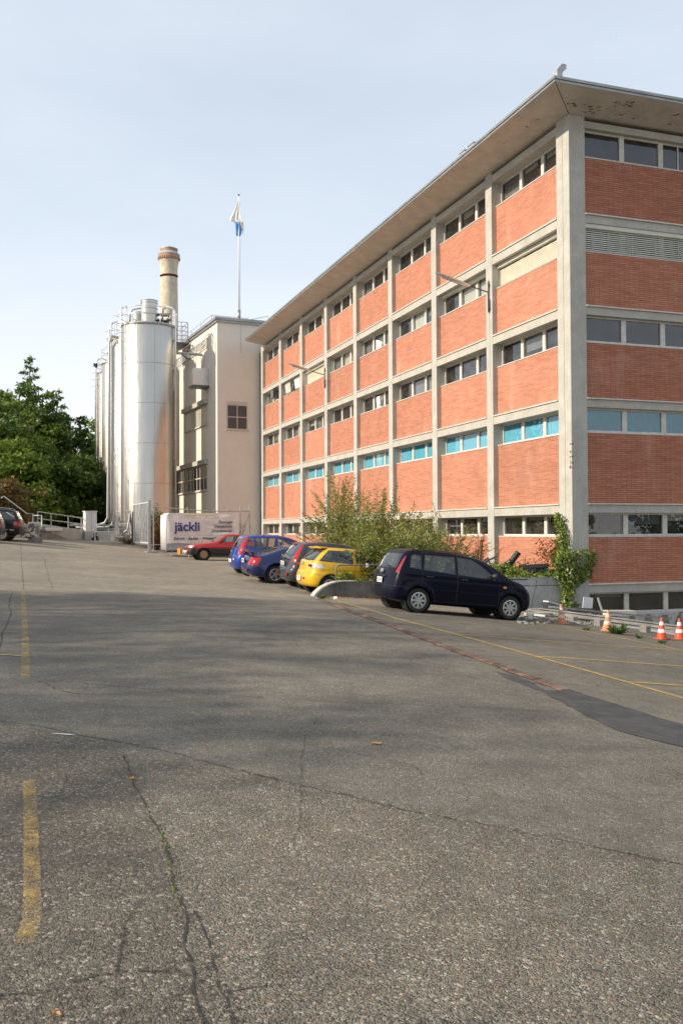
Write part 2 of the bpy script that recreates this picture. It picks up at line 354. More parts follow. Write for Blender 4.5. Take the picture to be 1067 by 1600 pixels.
def worn_paint(name, col, wear, scale=7):
    m, t, b = newmat(name); co = t.nodes.new('ShaderNodeTexCoord').outputs['Object']
    n = noise(t, co, scale, 6, .75); n2 = noise(t, co, 130, 3, .7)
    f = mrange(t, math_node(t, 'ADD', math_node(t, 'MULTIPLY', n, .45), math_node(t, 'MULTIPLY', n2, .55)), wear-.11, wear+.11)
    b.inputs['Base Color'].default_value = col+(1,); b.inputs['Roughness'].default_value = .7
    c = mixc(t, noise(t, co, 9, 5, .6), tuple(x*.7 for x in col), tuple(x*1.15 for x in col)); t.links.new(c, b.inputs['Base Color'])
    tr = t.nodes.new('ShaderNodeBsdfTransparent'); ms = t.nodes.new('ShaderNodeMixShader'); t.links.new(f, ms.inputs[0])
    t.links.new(b.outputs[0], ms.inputs[2]); t.links.new(tr.outputs[0], ms.inputs[1]); t.links.new(ms.outputs[0], t.nodes['Material Output'].inputs[0])
    return m

MT = dict(
 asphalt=asphalt(), brick_long=brick('brick_long', 'Y'), brick_end=brick('brick_end', 'X', (.20, .115, .075), .008),
 concrete=concrete('concrete', (.49, .475, .425), .2, .3, 1), soffit=concrete('soffit', (.60, .56, .49), .2, .2),
 ledge=concrete('ledge_concrete', (.48, .46, .405), .18, .2), wallpaint=concrete('painted_concrete', (.46, .46, .435), .3, .4),
 sootconc=concrete('sooty_concrete', (.19, .185, .17), .75, .6), oldconc=concrete('old_concrete', (.30, .29, .27), .5, .4), paleconc=concrete('pale_concrete', (.52, .50, .46), .25, .25),
 render=concrete('wall_render', (.74, .675, .59), .05, .06), renderlight=mat('render_trim', (.56, .52, .46), .8, var=.1),
 fascia=mat('fascia_metal', (.33, .33, .31), .4, .6, .25, 2), frame=mat('window_frame_paint', (.62, .59, .53), .5, var=.2, scale=5),
 steel=steel_sheet(), galv=mat('galvanised', (.42, .43, .43), .5, .35, .25, 6), darksteel=mat('dark_steel', (.12, .125, .13), .5, .6, .3, 5),
 alum=mat('aluminium', (.68, .68, .67), .35, .9, .1, 4),
 pane_dark=glass('pane_dark', (.035, .033, .03)), pane_grey=glass('pane_grey', (.085, .085, .082)), pane_brown=glass('pane_brown', (.055, .045, .035)),
 pane_white=glass('pane_white', (.50, .49, .43), .12, .5, .15), pane_cyan=glass('pane_cyan', (.13, .42, .48), .08, .5, .12),
 curtain=mat('curtain', (.16, .13, .08), .6, var=.6, scale=3), blind=mat('blind_slats', (.86, .83, .70), .6, var=.12),
 greyblind=mat('grey_blind', (.62, .61, .52), .6, var=.15),
 chim=mat('chimney_brick', (.60, .525, .40), .9, var=.28, scale=2.2, bump=.02, bscale=6), chimtop=mat('chimney_head', (.42, .26, .18), .9, var=.4, scale=1.4, bump=.03, bscale=5),
 lead=mat('lead_cap', (.45, .48, .46), .5, .3, .3, 2), rubber=mat('rubber', (.018, .018, .018), .75, var=.3), plastic=mat('black_plastic', (.025, .025, .027), .5, var=.3),
 hub=mat('hub_silver', (.52, .52, .51), .35, .6, .12, 6), redlamp=mat('red_lamp', (.40, .008, .01), .12, var=.25, scale=9, coat=.6), orangelamp=mat('orange_lamp', (.75, .18, .02), .15, coat=.6),
 clearlamp=mat('clear_lamp', (.62, .62, .62), .1, .3, .3, 14, coat=.8), carglass=glass('car_glass', (.045, .05, .048), .02, .7, .5), plate=mat('plate_white', (.78, .78, .76), .4), ink=mat('plate_ink', (.02, .02, .02), .5),
 yellowline=worn_paint('yellow_paint', (.60, .40, .09), .44), yellowworn=worn_paint('yellow_worn', (.58, .38, .10), .56, 5), whitepaint=worn_paint('white_mark', (.7, .7, .68), .42),
 crack=mat('crack', (.035, .032, .027), .95), patch=mat('fresh_asphalt', (.065, .063, .06), .85, var=.45, scale=5, bump=.012, bscale=90),
 kerbbrick=mat('kerb_brick', (.16, .095, .068), .85, var=.5, scale=5, isl=.35, bump=.004, bscale=60), moss=mat('moss', (.10, .12, .02), .9, var=.4, scale=20, isl=.3),
 bark=mat('bark', (.09, .07, .05), .9, var=.4, scale=9, bump=.01, bscale=30),
 white=mat('white_panel', (.72, .72, .71), .5, var=.1, scale=5), orange=mat('orange_paint', (.72, .26, .03), .5, var=.25), tarp=mat('tarpaulin', (.80, .73, .69), .6, var=.14, scale=1.2, bump=.03, bscale=2.0),
 yellowtape=mat('yellow_strip', (.75, .66, .10), .6), navy=mat('navy_print', (.03, .05, .20), .6), greyprint=mat('grey_print', (.10, .11, .15), .6),
 cone_orange=mat('cone_orange', (.62, .075, .025), .5, var=.15, scale=8), cone_faded=mat('cone_faded', (.62, .26, .13), .7, var=.25, scale=7), cone_white=mat('cone_white', (.78, .76, .74), .5, var=.15, scale=9), cone_dirty=mat('cone_dirty', (.70, .52, .44), .7, var=.25, scale=9),
 pipe=mat('black_pipe', (.016, .016, .017), .35, var=.3), rust=mat('rust', (.20, .08, .035), .85, var=.5, scale=7, bump=.004), soil=mat('soil', (.07, .055, .04), .95, var=.5, scale=6, bump=.04, bscale=12),
 flagwhite=mat('flag_white', (.80, .78, .76), .8, var=.08), flagblue=mat('flag_blue', (.16, .38, .70), .8, var=.1), litter=mat('litter_white', (.78, .78, .76), .6), dryleaf=mat('dry_leaf', (.50, .24, .07), .8, var=.3, scale=30),
)
def leafmat(name, c1, c2, tr=.3, isl=.35): return mat(name, c1, .55, var=.1, col2=c2, scale=1.2, isl=isl, trans=tr)
MT['window_glass'] = clear_glass('window_glass', (.82, .84, .83), 1.65, .01, .01); MT['carglass'] = clear_glass('car_window_glass', (.66, .74, .70), 1.6, .0, .01, 0)
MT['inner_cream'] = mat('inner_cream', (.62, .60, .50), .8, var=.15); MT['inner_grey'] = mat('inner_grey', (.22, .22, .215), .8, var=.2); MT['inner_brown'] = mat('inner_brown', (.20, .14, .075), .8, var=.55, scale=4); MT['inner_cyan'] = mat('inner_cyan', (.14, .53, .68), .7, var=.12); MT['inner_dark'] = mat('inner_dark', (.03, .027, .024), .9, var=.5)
MT['leaf_dark'] = leafmat('leaf_dark', (.115, .185, .02), (.04, .08, .012), .3, .45)
MT['leaf_mid'] = leafmat('leaf_mid', (.23, .32, .035), (.09, .15, .018), .32, .4)
MT['leaf_bush'] = leafmat('leaf_bush', (.38, .41, .10), (.17, .21, .045), .42, .4)
MT['leaf_vine'] = leafmat('leaf_vine', (.27, .34, .055), (.09, .14, .025), .3, .4)
MT['leaf_gold'] = leafmat('leaf_gold', (.22, .13, .03), (.10, .09, .02), .3, .35)
MT['leaf_rust'] = leafmat('leaf_rust', (.30, .10, .04), (.22, .13, .035), .3, .4)
MT['leaf_weed'] = leafmat('leaf_weed', (.10, .19, .04), (.06, .11, .025), .3, .35)
MT['seed'] = mat('seed_heads', (.17, .085, .04), .8, var=.4, scale=8, isl=.3)

# ------------------------------------------------------------------ ground sheet (with the sunken light well in front of the end facade)
def ground():
    xs = [-600, -300, -150, -90, -60, -45, -36] + list(np.arange(-30, 3.01, .4)) + list(np.arange(3.2, 18.01, .2)) + [19, 21, 25, 32, 45, 70, 120, 250, 600]
    ys = [-300, -120, -50, -25, -12, -7] + list(np.arange(-4, 14, .4)) + list(np.arange(14, 34.01, .2)) + list(np.arange(34.5, 84, .6)) + [87, 92, 100, 115, 140, 180, 260, 400, 800]
    X, Y = np.meshgrid(xs, ys); Z = gz_arr(X.ravel(), Y.ravel()).reshape(X.shape)
    T = X*D2.x + Y*D2.y; Sx = X*D1.x + Y*D1.y
    edge = 14.75 + np.maximum(0, 24.6-Sx)*.23
    pit = (T > edge+.12) & (Sx < 25.4) & (T < 40) & (Sx > -3)
    Z = np.where(pit, -2.5, Z)
    ny, nx = X.shape; me = bpy.data.meshes.new('ground')
    vs = np.stack([X.ravel(), Y.ravel(), Z.ravel()], 1)
    fs = [(j*nx+i, j*nx+i+1, (j+1)*nx+i+1, (j+1)*nx+i) for j in range(ny-1) for i in range(nx-1)]
    me.from_pydata(vs.tolist(), [], fs); me.materials.append(MT['asphalt']); me.shade_smooth()
    o = bpy.data.objects.new('ground', me); COL.objects.link(o); tag(o, kind='structure')
    if True:
        me.set_sharp_from_angle(angle=R(30))
ground()

def drape(pts, step=.15):
    out = []
    for a, b in zip(pts[:-1], pts[1:]):
        a = Vector(a); b = Vector(b); n = max(1, int((b-a).length/step))
        for i in range(n): out.append(a.lerp(b, i/n))
    out.append(Vector(pts[-1])); return out
def ribbon(name, pts, w, m, dz=.006, wob=0, wv=0, step=.15, seed=1, kind='structure'):
    q = random.Random(seed); P = drape(pts, step); mb = MB(); vs = []
    off = 0
    for i, p in enumerate(P):
        d = (P[min(i+1, len(P)-1)]-P[max(i-1, 0)]); d.z = 0; d.normalize(); nn = Vector((-d.y, d.x, 0))
        off = off*.75 + q.uniform(-1, 1)*wob; ww = w*(1+q.uniform(-wv, wv))
        if i in (0, len(P)-1) and wv: ww *= .2
        for sgn in (-1, 1):
            v = p + nn*(off + sgn*ww/2); v.z = gz(v.x, v.y)+dz; vs.append(v)
    mb.add(vs, [(2*i, 2*i+2, 2*i+3, 2*i+1) for i in range(len(P)-1)])
    o = mb.build(name, m, fixn=False)
    return tag(o, kind=kind)
def gp(*pp): return [G(x, y) for x, y in pp]
# painted lines
for i, (pp, w, mt) in enumerate([
    (((503, 929), (534, 941), (620, 967), (700, 988), (833, 1025), (950, 1058), (1100, 1101)), .075, 'yellowline'),
    (((719, 992), (850, 1002), (1067, 1017), (1110, 1020)), .08, 'yellowline'),
    (((834, 1026), (1067, 1042), (1110, 1045)), .08, 'yellowline'),
    (((974, 1066), (1067, 1072), (1110, 1075)), .08, 'yellowline'),
    (((690, 970), (760, 974), (870, 981), (990, 990)), .06, 'yellowworn'),
    (((840, 974), (890, 982), (950, 994), (1060, 1016), (1100, 1024)), .08, 'yellowline'),
    (((645, 975), (680, 978)), .07, 'yellowworn'),
    (((36, 924), (38, 960), (40, 1010), (40, 1060)), .10, 'yellowworn'),
    (((46, 1222), (48, 1290), (50, 1370), (50, 1440), (36, 1478)), .078, 'yellowworn'),
    (((14, 941), (33, 941)), .06, 'yellowworn'), (((8, 961), (33, 961)), .06, 'yellowworn'), (((4, 988), (36, 989)), .06, 'yellowworn'), (((0, 1024), (34, 1026)), .06, 'yellowline'),
    (((300, 874), (345, 890), (400, 912), (460, 936)), .07, 'yellowworn')]):
    ribbon('painted_line', gp(*pp), w, MT[mt], .006+.0004*i, seed=i)
# fresh strip of asphalt on the end of the brick kerb
def patch(name, pp, m, dz):
    P = [G(x, y) for x, y in pp]; q = random.Random(len(pp)); P = drape(P+[P[0]], .12)[:-1]; P = [p+Vector((q.gauss(0, .014), q.gauss(0, .014), 0)) for p in P]; bm = bmesh.new(); vs = [bm.verts.new(p) for p in P]; bm.faces.new(vs)
    bmesh.ops.triangulate(bm, faces=bm.faces[:])
    for _ in range(4): bmesh.ops.subdivide_edges(bm, edges=[e for e in bm.edges if e.calc_length() > .3], cuts=1)
    bmesh.ops.triangulate(bm, faces=bm.faces[:])
    for v in bm.verts: v.co.z = gz(v.co.x, v.co.y)+dz
    me = bpy.data.meshes.new(name); bm.to_mesh(me); bm.free(); me.materials.append(m)
    o = bpy.data.objects.new(name, me); COL.objects.link(o)
    bm2 = bmesh.new(); bm2.from_mesh(me); bmesh.ops.recalc_face_normals(bm2, faces=bm2.faces)
    if sum(f.normal.z for f in bm2.faces) < 0: bmesh.ops.reverse_faces(bm2, faces=bm2.faces)
    bm2.to_mesh(me); bm2.free()
    return tag(o, kind='structure')
patch('asphalt_patch', [(846, 1080), (868, 1080), (892, 1079), (930, 1091), (975, 1105), (1030, 1122), (1090, 1141), (1090, 1176), (1067, 1168), (1020, 1157), (985, 1149), (950, 1136), (920, 1122), (896, 1107), (874, 1095), (856, 1087)], MT['patch'], .006)
patch('asphalt_patch', [(775, 1050), (800, 1055), (835, 1068), (850, 1079), (838, 1079), (812, 1068), (790, 1060)], MT['patch'], .005)
# cracks and seams
CR = [
 ([(-10, 1126), (60, 1135), (130, 1150), (230, 1168), (330, 1192), (430, 1218), (534, 1242), (640, 1268), (760, 1290), (900, 1318), (1090, 1356)], .017, .012),
 ([(60, 1063), (130, 1068), (230, 1077), (330, 1084), (430, 1092), (534, 1098), (700, 1104), (860, 1112)], .016, .01),
 ([(195, 1180), (205, 1215), (235, 1270), (262, 1330), (272, 1390), (290, 1430), (293, 1480), (300, 1530), (302, 1560), (318, 1600), (330, 1640)], .02, .012),
 ([(300, 1420), (325, 1480), (332, 1510), (340, 1540), (365, 1585), (380, 1640)], .013, .01),
 ([(-10, 1557), (70, 1556), (130, 1532), (185, 1518), (250, 1520), (300, 1525), (335, 1508)], .011, .01),
 ([(185, 1518), (190, 1480), (200, 1440), (215, 1412)], .008, .007), ([(340, 1555), (400, 1545), (440, 1540)], .008, .007),
 ([(476, 1150), (470, 1200), (471, 1250), (467, 1280), (458, 1326)], .009, .008),
 ([(18, 925), (10, 980), (-4, 1030)], .05, .03), ([(32, 848), (34, 880), (38, 922)], .03, .02), ([(68, 868), (76, 900), (82, 922)], .03, .03),
 ([(60, 1064), (90, 1078), (120, 1084), (170, 1086)], .02, .02), ([(105, 1210), (95, 1245), (85, 1262)], .009, .008),
 ([(540, 1174), (600, 1186), (650, 1198), (660, 1212)], .01, .01), ([(0, 922), (100, 924), (240, 926), (330, 930)], .03, .03)]
for i, (pp, w, wb) in enumerate(CR):
    ribbon('asphalt_crack', gp(*pp), w*.36, MT['crack'], .003+.0003*(i % 5), wob=wb*.8, wv=.95, step=.05 if pp[0][1] > 1050 else .2, seed=30+i)
# crumbled edges beside the near cracks
mb = MB(); q = random.Random(21)
for pp, w, wb in CR[:7]:
    if pp[1][1] < 1100: continue
    for (xa_, ya_), (xb_, yb_) in zip(pp[:-1], pp[1:]):
        a_, b_ = G(xa_, ya_), G(xb_, yb_); n_ = int((b_-a_).length*70)
        for k in range(n_):
            p = a_.lerp(b_, q.random()); x = p.x+q.gauss(0, w*1.6); y = p.y+q.gauss(0, w*1.6); r = q.uniform(.002, .007); z = gz(x, y)+.0045+.001*q.random()
            mb.add([(x+r*q.uniform(.6, 1.5)*math.cos(j*1.2566), y+r*q.uniform(.6, 1.5)*math.sin(j*1.2566), z) for j in range(5)], [(0, 1, 2, 3, 4)])
tag(mb.build('crumbled_asphalt', MT['crack'], fixn=False), kind='structure')
# moss in the crack
mb = MB(); q = random.Random(3)
for (x0, y0), (x1, y1), n in (((247, 1290), (262, 1330), 26), ((262, 1330), (274, 1400), 34), ((274, 1400), (292, 1432), 10), ((128, 1150), (240, 1170), 26)):
    for k in range(n):
        f = q.random(); p = G(x0+(x1-x0)*f+q.gauss(0, 2.2), y0+(y1-y0)*f+q.gauss(0, 1.5)); r = q.uniform(.003, .009)
        mb.lathe([(0, r*.9), (r*.7, r*.6), (r, 0)], 6, p)
tag(mb.build('moss', MT['moss'], smooth=True), 'dark green moss growing in a crack of the near asphalt', 'moss', kind='stuff')
# brick kerb between road and parking bays
kp = drape(gp((500, 937), (534, 950), (560, 960), (620, 981), (709, 1016), (800, 1049), (885, 1080)), .02)
mb = MB(); q = random.Random(5); acc = 0; last = kp[0]
L = [0]
for a, b in zip(kp[:-1], kp[1:]): L.append(L[-1]+(b-a).length)
tot = L[-1]; n = int(tot/.255)
for i in range(n):
    c = (i+.5)/n*tot; j = min(range(len(L)), key=lambda k: abs(L[k]-c)); p = kp[j]; d = (kp[min(j+3, len(kp)-1)]-kp[max(j-3, 0)]); d.z = 0
    ang = math.atan2(d.y, d.x)+q.uniform(-.03, .03)
    z = gz(p.x, p.y)
    mb.cbox((p.x+q.uniform(-.008, .008), p.y, z+q.uniform(-.004, .008)-.018), (.236, .13, .075), ang, 0, q.uniform(-.05, .05))
tag(mb.build('brick_kerb', MT['kerbbrick'], bevel=.008), kind='structure')
ribbon('kerb_joint', [p for p in kp[::8]], .20, MT['soil'], .004, wv=.3, seed=9)

# ------------------------------------------------------------------ the brick office block
BZ = [15.0, 11.81, 8.85, 5.88, 2.50, -.06]         # tops of the floor beams (0 = under the eaves)
WB = [13.68, 10.63, 7.70, 4.80, 1.45, -1.05]        # sills of the window strip below each beam
NB = 8; BAY = 4.875; PW = .48; S_END = 39.76
B = empty('office_building', (CX, CY, 0), TH, 'four storey concrete frame office block with orange brick panels and flat overhanging roof', 'building')
def bpart(mb, name, m, parent=B, **k): return mb.build(name, m, parent, **k)
def long_bay(k):
    a = (.745 if k == 0 else .74+BAY*k); b = .74+BAY*(k+1)-PW-.005; return a+.003, b
# columns
mb = MB(); mb.box(0, .60, 0, .745, -2.6, 14.93); cc = bpart(mb, 'column', MT['concrete'], bevel=.015)
mb = MB(); mb.box(-.003, .01, .36, .372, -1, 14.8); mb.build('joint', MT['darksteel'], cc)
for k in range(1, NB+1):
    mb = MB(); mb.box(0, .5, .74+BAY*k-PW, .74+BAY*k, -.8, 14.93); bpart(mb, 'column', MT['concrete'], bevel=.012)
END_BAYS = [(.603, 5.23), (5.73, 10.4)]
for x in (5.23, 10.4):
    mb = MB(); mb.box(x, x+.5, 0, .5, -2.6, 14.86); bpart(mb, 'column', MT['concrete'], bevel=.012)
# core behind panels
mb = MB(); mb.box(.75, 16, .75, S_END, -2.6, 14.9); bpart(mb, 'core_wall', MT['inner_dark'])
def window(u0, u1, z0, z1, depth, side, panes, vents=(), extra=None, split=None):
    # side 'L': plane x=depth, u runs along y; side 'E': plane y=depth, u runs along x
    T3 = (lambda u0, u1, d0, d1, z0, z1: (d0, d1, u0, u1, z0, z1)) if side == 'L' else (lambda u0, u1, d0, d1, z0, z1: (u0, u1, d0, d1, z0, z1))
    w = (u1-u0)/3; f = MB(); fw = .075
    f.box(*T3(u0, u1, depth-.03, depth+.05, z0, z0+.06)); f.box(*T3(u0, u1, depth-.03, depth+.05, z1-.06, z1))
    xs = [u0, u0+w, u0+2*w, u1]
    for i, x in enumerate(xs):
        hw = .09 if 0 < i < 3 else 0
        a, b = (x-hw, x+hw) if hw else ((x, x+.05) if i == 0 else (x-.05, x))
        f.box(*T3(a, b, depth-.034, depth+.046, z0+.062, z1-.062))
    if split: f.box(*T3(u0+w*split[0], u0+w*split[0]+.04, depth-.02, depth+.04, z0+.062, z1-.062))
    # sill
    f.box(*T3(u0-.01, u1+.01, depth-.24 if side == 'L' else depth-.14, depth-.036, z0-.035, z0-.004))
    fr = bpart(f, 'window', MT['frame'])
    for i in range(3):
        a = xs[i]+(.092 if i else .052); b = xs[i+1]-(.092 if i < 2 else .052)
        g = MB(); jt = rnd.uniform(-.002, .002)
        g.add([v for v in ([(depth+.015+jt, a, z0+.06), (depth+.015, b, z0+.06), (depth+.015, b, z1-.06), (depth+.015+jt, a, z1-.06)] if side == 'L' else
                           [(a, depth+.015+jt, z0+.06), (b, depth+.015, z0+.06), (b, depth+.015, z1-.06), (a, depth+.015+jt, z1-.06)])], [(0, 1, 2, 3)])
        if side == 'L': g.f = [(3, 2, 1, 0)]
        g.build('pane', MT['window_glass'], fr, fixn=False)
        kind = panes[i]; q_ = rnd.random(); z2 = z0+.06; cl = None
        if kind == 'pane_cyan': cl = 'inner_cyan'
        elif kind == 'pane_white': cl = 'inner_cream'
        elif kind == 'curtain': cl = 'inner_brown'
        elif kind == 'pane_grey': cl = 'inner_grey' if q_ < .6 else 'inner_dark'; z2 = z0+.06 if q_ < .35 else z0+.06+(z1-z0)*rnd.choice((.25, .45, .6))
        elif q_ < .35: cl = rnd.choice(('inner_grey', 'inner_brown', 'inner_cream')); z2 = z1-(z1-z0)*rnd.choice((.25, .35, .5))
        if cl:
            dd = depth+(.025 if kind == 'pane_cyan' else rnd.uniform(.09, .13)); a2_ = a+rnd.choice((0, 0, .15, .4))*(0 if kind in ('pane_cyan', 'pane_white') else 1); g = MB()
            g.add([(dd, a2_, z2), (dd, b, z2), (dd, b, z1-.03), (dd, a2_, z1-.03)] if side == 'L' else [(a2_, dd, z2), (b, dd, z2), (b, dd, z1-.03), (a2_, dd, z1-.03)], [(0, 1, 2, 3)]); g.build('inner_blind', MT[cl], fr, fixn=False)
    return fr
def slat_blind(u0, u1, z0, z1, depth, side, parent, m='blind', tilt=0.0):
    mb = MB(); n = int((z1-z0)/.062)
    for i in range(n):
        z = z0+(i+.5)*(z1-z0)/n; zz = tilt
        if side == 'L': mb.add([(depth-.028, u0, z-.016), (depth-.028, u1, z-.016), (depth+.012, u1, z+.034), (depth+.012, u0, z+.034)], [(0, 1, 2, 3)])
        else: mb.add([(u0, depth-.028, z-.024), (u1, depth-.028, z-.024), (u1, depth+.0, z+.023), (u0, depth+.0, z+.023)], [(0, 1, 2, 3)])
    w = (u1-u0)/5
    for i in range(1, 5):
        x = u0+w*i
        if side == 'L': mb.box(depth-.034, depth-.03, x-.006, x+.006, z0, z1)
        else: mb.box(x-.006, x+.006, depth-.034, depth-.03, z0, z1)
    if side == 'L': mb.box(depth+.02, depth+.03, u0, u1, z0, z1)
    return mb.build('blind', MT[m], parent, fixn=False)
rowset = ['pane_brown', 'pane_grey', 'pane_grey', 'pane_cyan', 'pane_dark', 'pane_dark']
def panes_for(side, row, k):
    if row == 3: return ['pane_cyan']*3
    if side == 'L':
        if row == 1 and k == 1: return ['pane_white', 'pane_white', 'pane_grey']
        if row == 1 and k == 4: return ['pane_white', 'pane_white', 'pane_grey']
        if row == 1 and k == 7: return ['pane_white', 'pane_white', 'pane_grey']
        if row == 1 and k == 2: return ['pane_grey', 'pane_white', 'pane_grey']
        if row == 2: return ['pane_grey', 'pane_grey', 'pane_brown'] if k % 2 == 0 else ['pane_brown', 'pane_grey', 'pane_dark']
        if row == 4: return ['pane_dark', 'pane_brown', 'pane_dark']
        if row == 0: return ['pane_brown', 'pane_brown', 'pane_dark' if k % 3 else 'pane_grey']
    elif row == 4: return ['curtain' if k == 0 else 'pane_dark', 'pane_dark', 'pane_brown']
    return [rowset[row]]*3
for k in range(NB):
    a, b = long_bay(k)
    for r in range(5):
        top = BZ[r]
        bot_beam = top-(.46 if r == 0 else .33)
        mb = MB(); mb.box(.012, .44, a, b, bot_beam, top-(.2 if r == 0 else .045))
        be = bpart(mb, 'floor_beam', MT['ledge'])
        if r > 0:
            mb = MB(); mb.box(-.03, .2, a, b, top-.04, top); mb.build('sill_flashing', MT['frame'], be)
        wz1 = bot_beam-.0; wz0 = WB[r]
        fr = window(a+.01, b-.01, wz0, wz1, .42, 'L', panes_for('L', r, k))
        if r == 1 and k in (0, 5):
            bl = slat_blind(a+.04, b-.04, wz0+.02, wz1-(.2 if k == 0 else .17), .33, 'L', fr)
            mb = MB(); mb.box(.2, .38, a+.02, b-.02, wz1-.13, wz1-.01); mb.build('blind_box', MT['greyblind'], fr)
        if r == 1 and k in (1,):
            mb = MB(); mb.box(.22, .38, a+.02, b-.02, wz1-.12, wz1-.01); mb.build('blind_box', MT['greyblind'], fr)
        mb = MB(); z0 = BZ[r+1] if r < 4 else -1.0
        mb.box(.2, .6, a, b, z0, wz0-.037); bpart(mb, 'brick_panel', MT['brick_long'])
for k, (a, b) in enumerate(END_BAYS):
    for r in range(6):
        top = BZ[r]; bot_beam = top-(.42 if r == 0 else .30)
        mb = MB(); mb.box(a, b, .03, .44, bot_beam, top-(.2 if r == 0 else .045)); be = bpart(mb, 'floor_beam', MT['ledge'])
        if r > 0:
            mb = MB(); mb.box(a, b, -.035, .12, top-.04, top); mb.build('sill_flashing', MT['frame'], be)
        fr = window(a+.01, b-.01, WB[r], bot_beam, .24, 'E', panes_for('E', r, k), split=(2.45 if r == 0 else None) and (2.45,))
        if r == 1:
            slat_blind(a+.03, b-.03, WB[r]+.02, bot_beam-.14, .15, 'E', fr, 'greyblind')
            mb = MB(); mb.box(a+.02, b-.02, .06, .2, bot_beam-.14, bot_beam-.01); mb.build('blind_box', MT['greyblind'], fr)
        mb = MB(); z0 = BZ[r+1] if r < 5 else -2.6
        mb.box(a, b, .10 if r < 5 else .0, .6, z0, WB[r]-.037); bpart(mb, 'brick_panel' if r < 5 else 'basement_wall', MT['brick_end'] if r < 5 else MT['wallpaint'])
# painted foot of the corner column
mb = MB(); mb.box(-.012, .597, -.012, .3, -2.4, .12); bpart(mb, 'painted_base', MT['wallpaint'])
MT['spall'] = mat('spalled_concrete', (.17, .145, .115), .9, var=.4, scale=9)
# roof slab, soffit and fascia
OV = 1.31
mb = MB(); x0, y0, x1, y1 = -OV, -OV, 17.3, 39.0
za, zb = 15.155, 14.93
mb.add([(x0, y0, za), (x1, y0, za), (x1, y1, za), (x0, y1, za), (.02, .02, zb), (x1, .02, zb), (x1, y1, zb), (.02, y1, zb)], [(0, 4, 5, 1), (0, 3, 7, 4), (4, 7, 6, 5)])
SOF = mb
mb = MB(); mb.add([(x0, y0, za-.004), (x0+.03, y0, za-.004), (.05, .02, zb-.008), (.02, .02, zb-.008), ], [(0, 1, 2, 3)]); bpart(mb, 'soffit_joint', MT['darksteel'], fixn=False)
mb = MB(); mb.box(x0-.01, x1, y0-.01, y1, za+.002, za+.075); mb.box(x0-.04, x1, y0-.04, y1, za+.09, za+.175); mb.box(x0, x1, y0, y1, za+.075, za+.09)
bpart(mb, 'roof', MT['fascia'])
mb = MB(); mb.box(.02, 16, S_END, S_END+.05, -1, 15); bpart(mb, 'end_wall', MT['oldconc'])
# spalled patches of the soffit
q = random.Random(11); mb = SOF; mb.mi = 1
for (cx_, cy_, sx_, sy_, n) in ((.55, -.45, .55, .14, 34), (1.6, -.85, .22, .12, 16), (2.3, -.35, .3, .05, 8), (3.6, -.75, .3, .09, 12), (4.4, -.3, .4, .05, 10), (-.6, 1.2, .06, .5, 6), (-.7, 2.8, .05, .2, 3), (6.5, -.6, .5, .2, 12)):
    for i in range(n):
        x = cx_+q.gauss(0, sx_)*.8; y = cy_+q.gauss(0, sy_)*.8
        if not (-1.2 < y < -.1 or -1.2 < x < -.1): continue
        d = -y if y < 0 and x > y else -x; z = zb+(za-zb)*(d/OV)-.004; r = q.uniform(.012, .05)
        pts = [(x+r*1.6*math.cos(j*1.05)*q.uniform(.6, 1.2), y+r*.7*math.sin(j*1.05)*q.uniform(.6, 1.2), z) for j in range(6)]
        mb.add(pts, [tuple(range(6))])
bpart(mb, 'soffit', [MT['soffit'], MT['spall']], fixn=False)
# rust-stained spall on the corner column and its drain line
mb = MB(); q = random.Random(2)
for z in (3.6, 3.75, 3.95, 4.1, 4.35): mb.box(-.006, .002, .03, .03+q.uniform(.03, .09), z, z+q.uniform(.02, .1)); mb.box(.005, .02+q.uniform(0, .05), -.006, .002, z, z+.05)
bpart(mb, 'rust_stain', MT['rust'])

# roof-edge bracket and low vents
r_ = empty('roof_bracket', (0, 0, 0), 0, 'white angled metal bracket standing on the roof corner above the concrete column', 'bracket')
p0 = Vector((CX, CY, 0)); Mx = Matrix.Rotation(TH, 4, 'Z'); Mx.translation = p0; r_.matrix_world = Mx
mb = MB(); mb.prism([(-1.12, 15.34), (-.95, 15.34), (-.93, 15.58), (-.80, 15.70), (-.80, 15.84), (-.95, 15.84), (-1.12, 15.64)], -1.15, -.85, 'Y')
mb.build('post', MT['galv'], r_)
mb = MB(); mb.box(-1.16, -.86, -1.2, -.8, 15.332, 15.345); mb.build('foot_plate', MT['galv'], r_)
for i, s in enumerate((4.3, 5.0)):
    r_ = empty('roof_vent', (0, 0, 0), 0, ['low white vent box on the roof edge, the nearer of two', 'low white vent box on the roof edge, the farther of two'][i], 'roof vent', 'vent boxes on the roof edge'); r_.matrix_world = Mx
    mb = MB(); mb.box(-1.25, -1.0, s-.2, s+.2, 15.333, 15.46); mb.build('body', MT['white'], r_)
    mb = MB(); mb.box(-1.29, -.96, s-.24, s+.24, 15.462, 15.49); mb.build('lid', MT['galv'], r_)

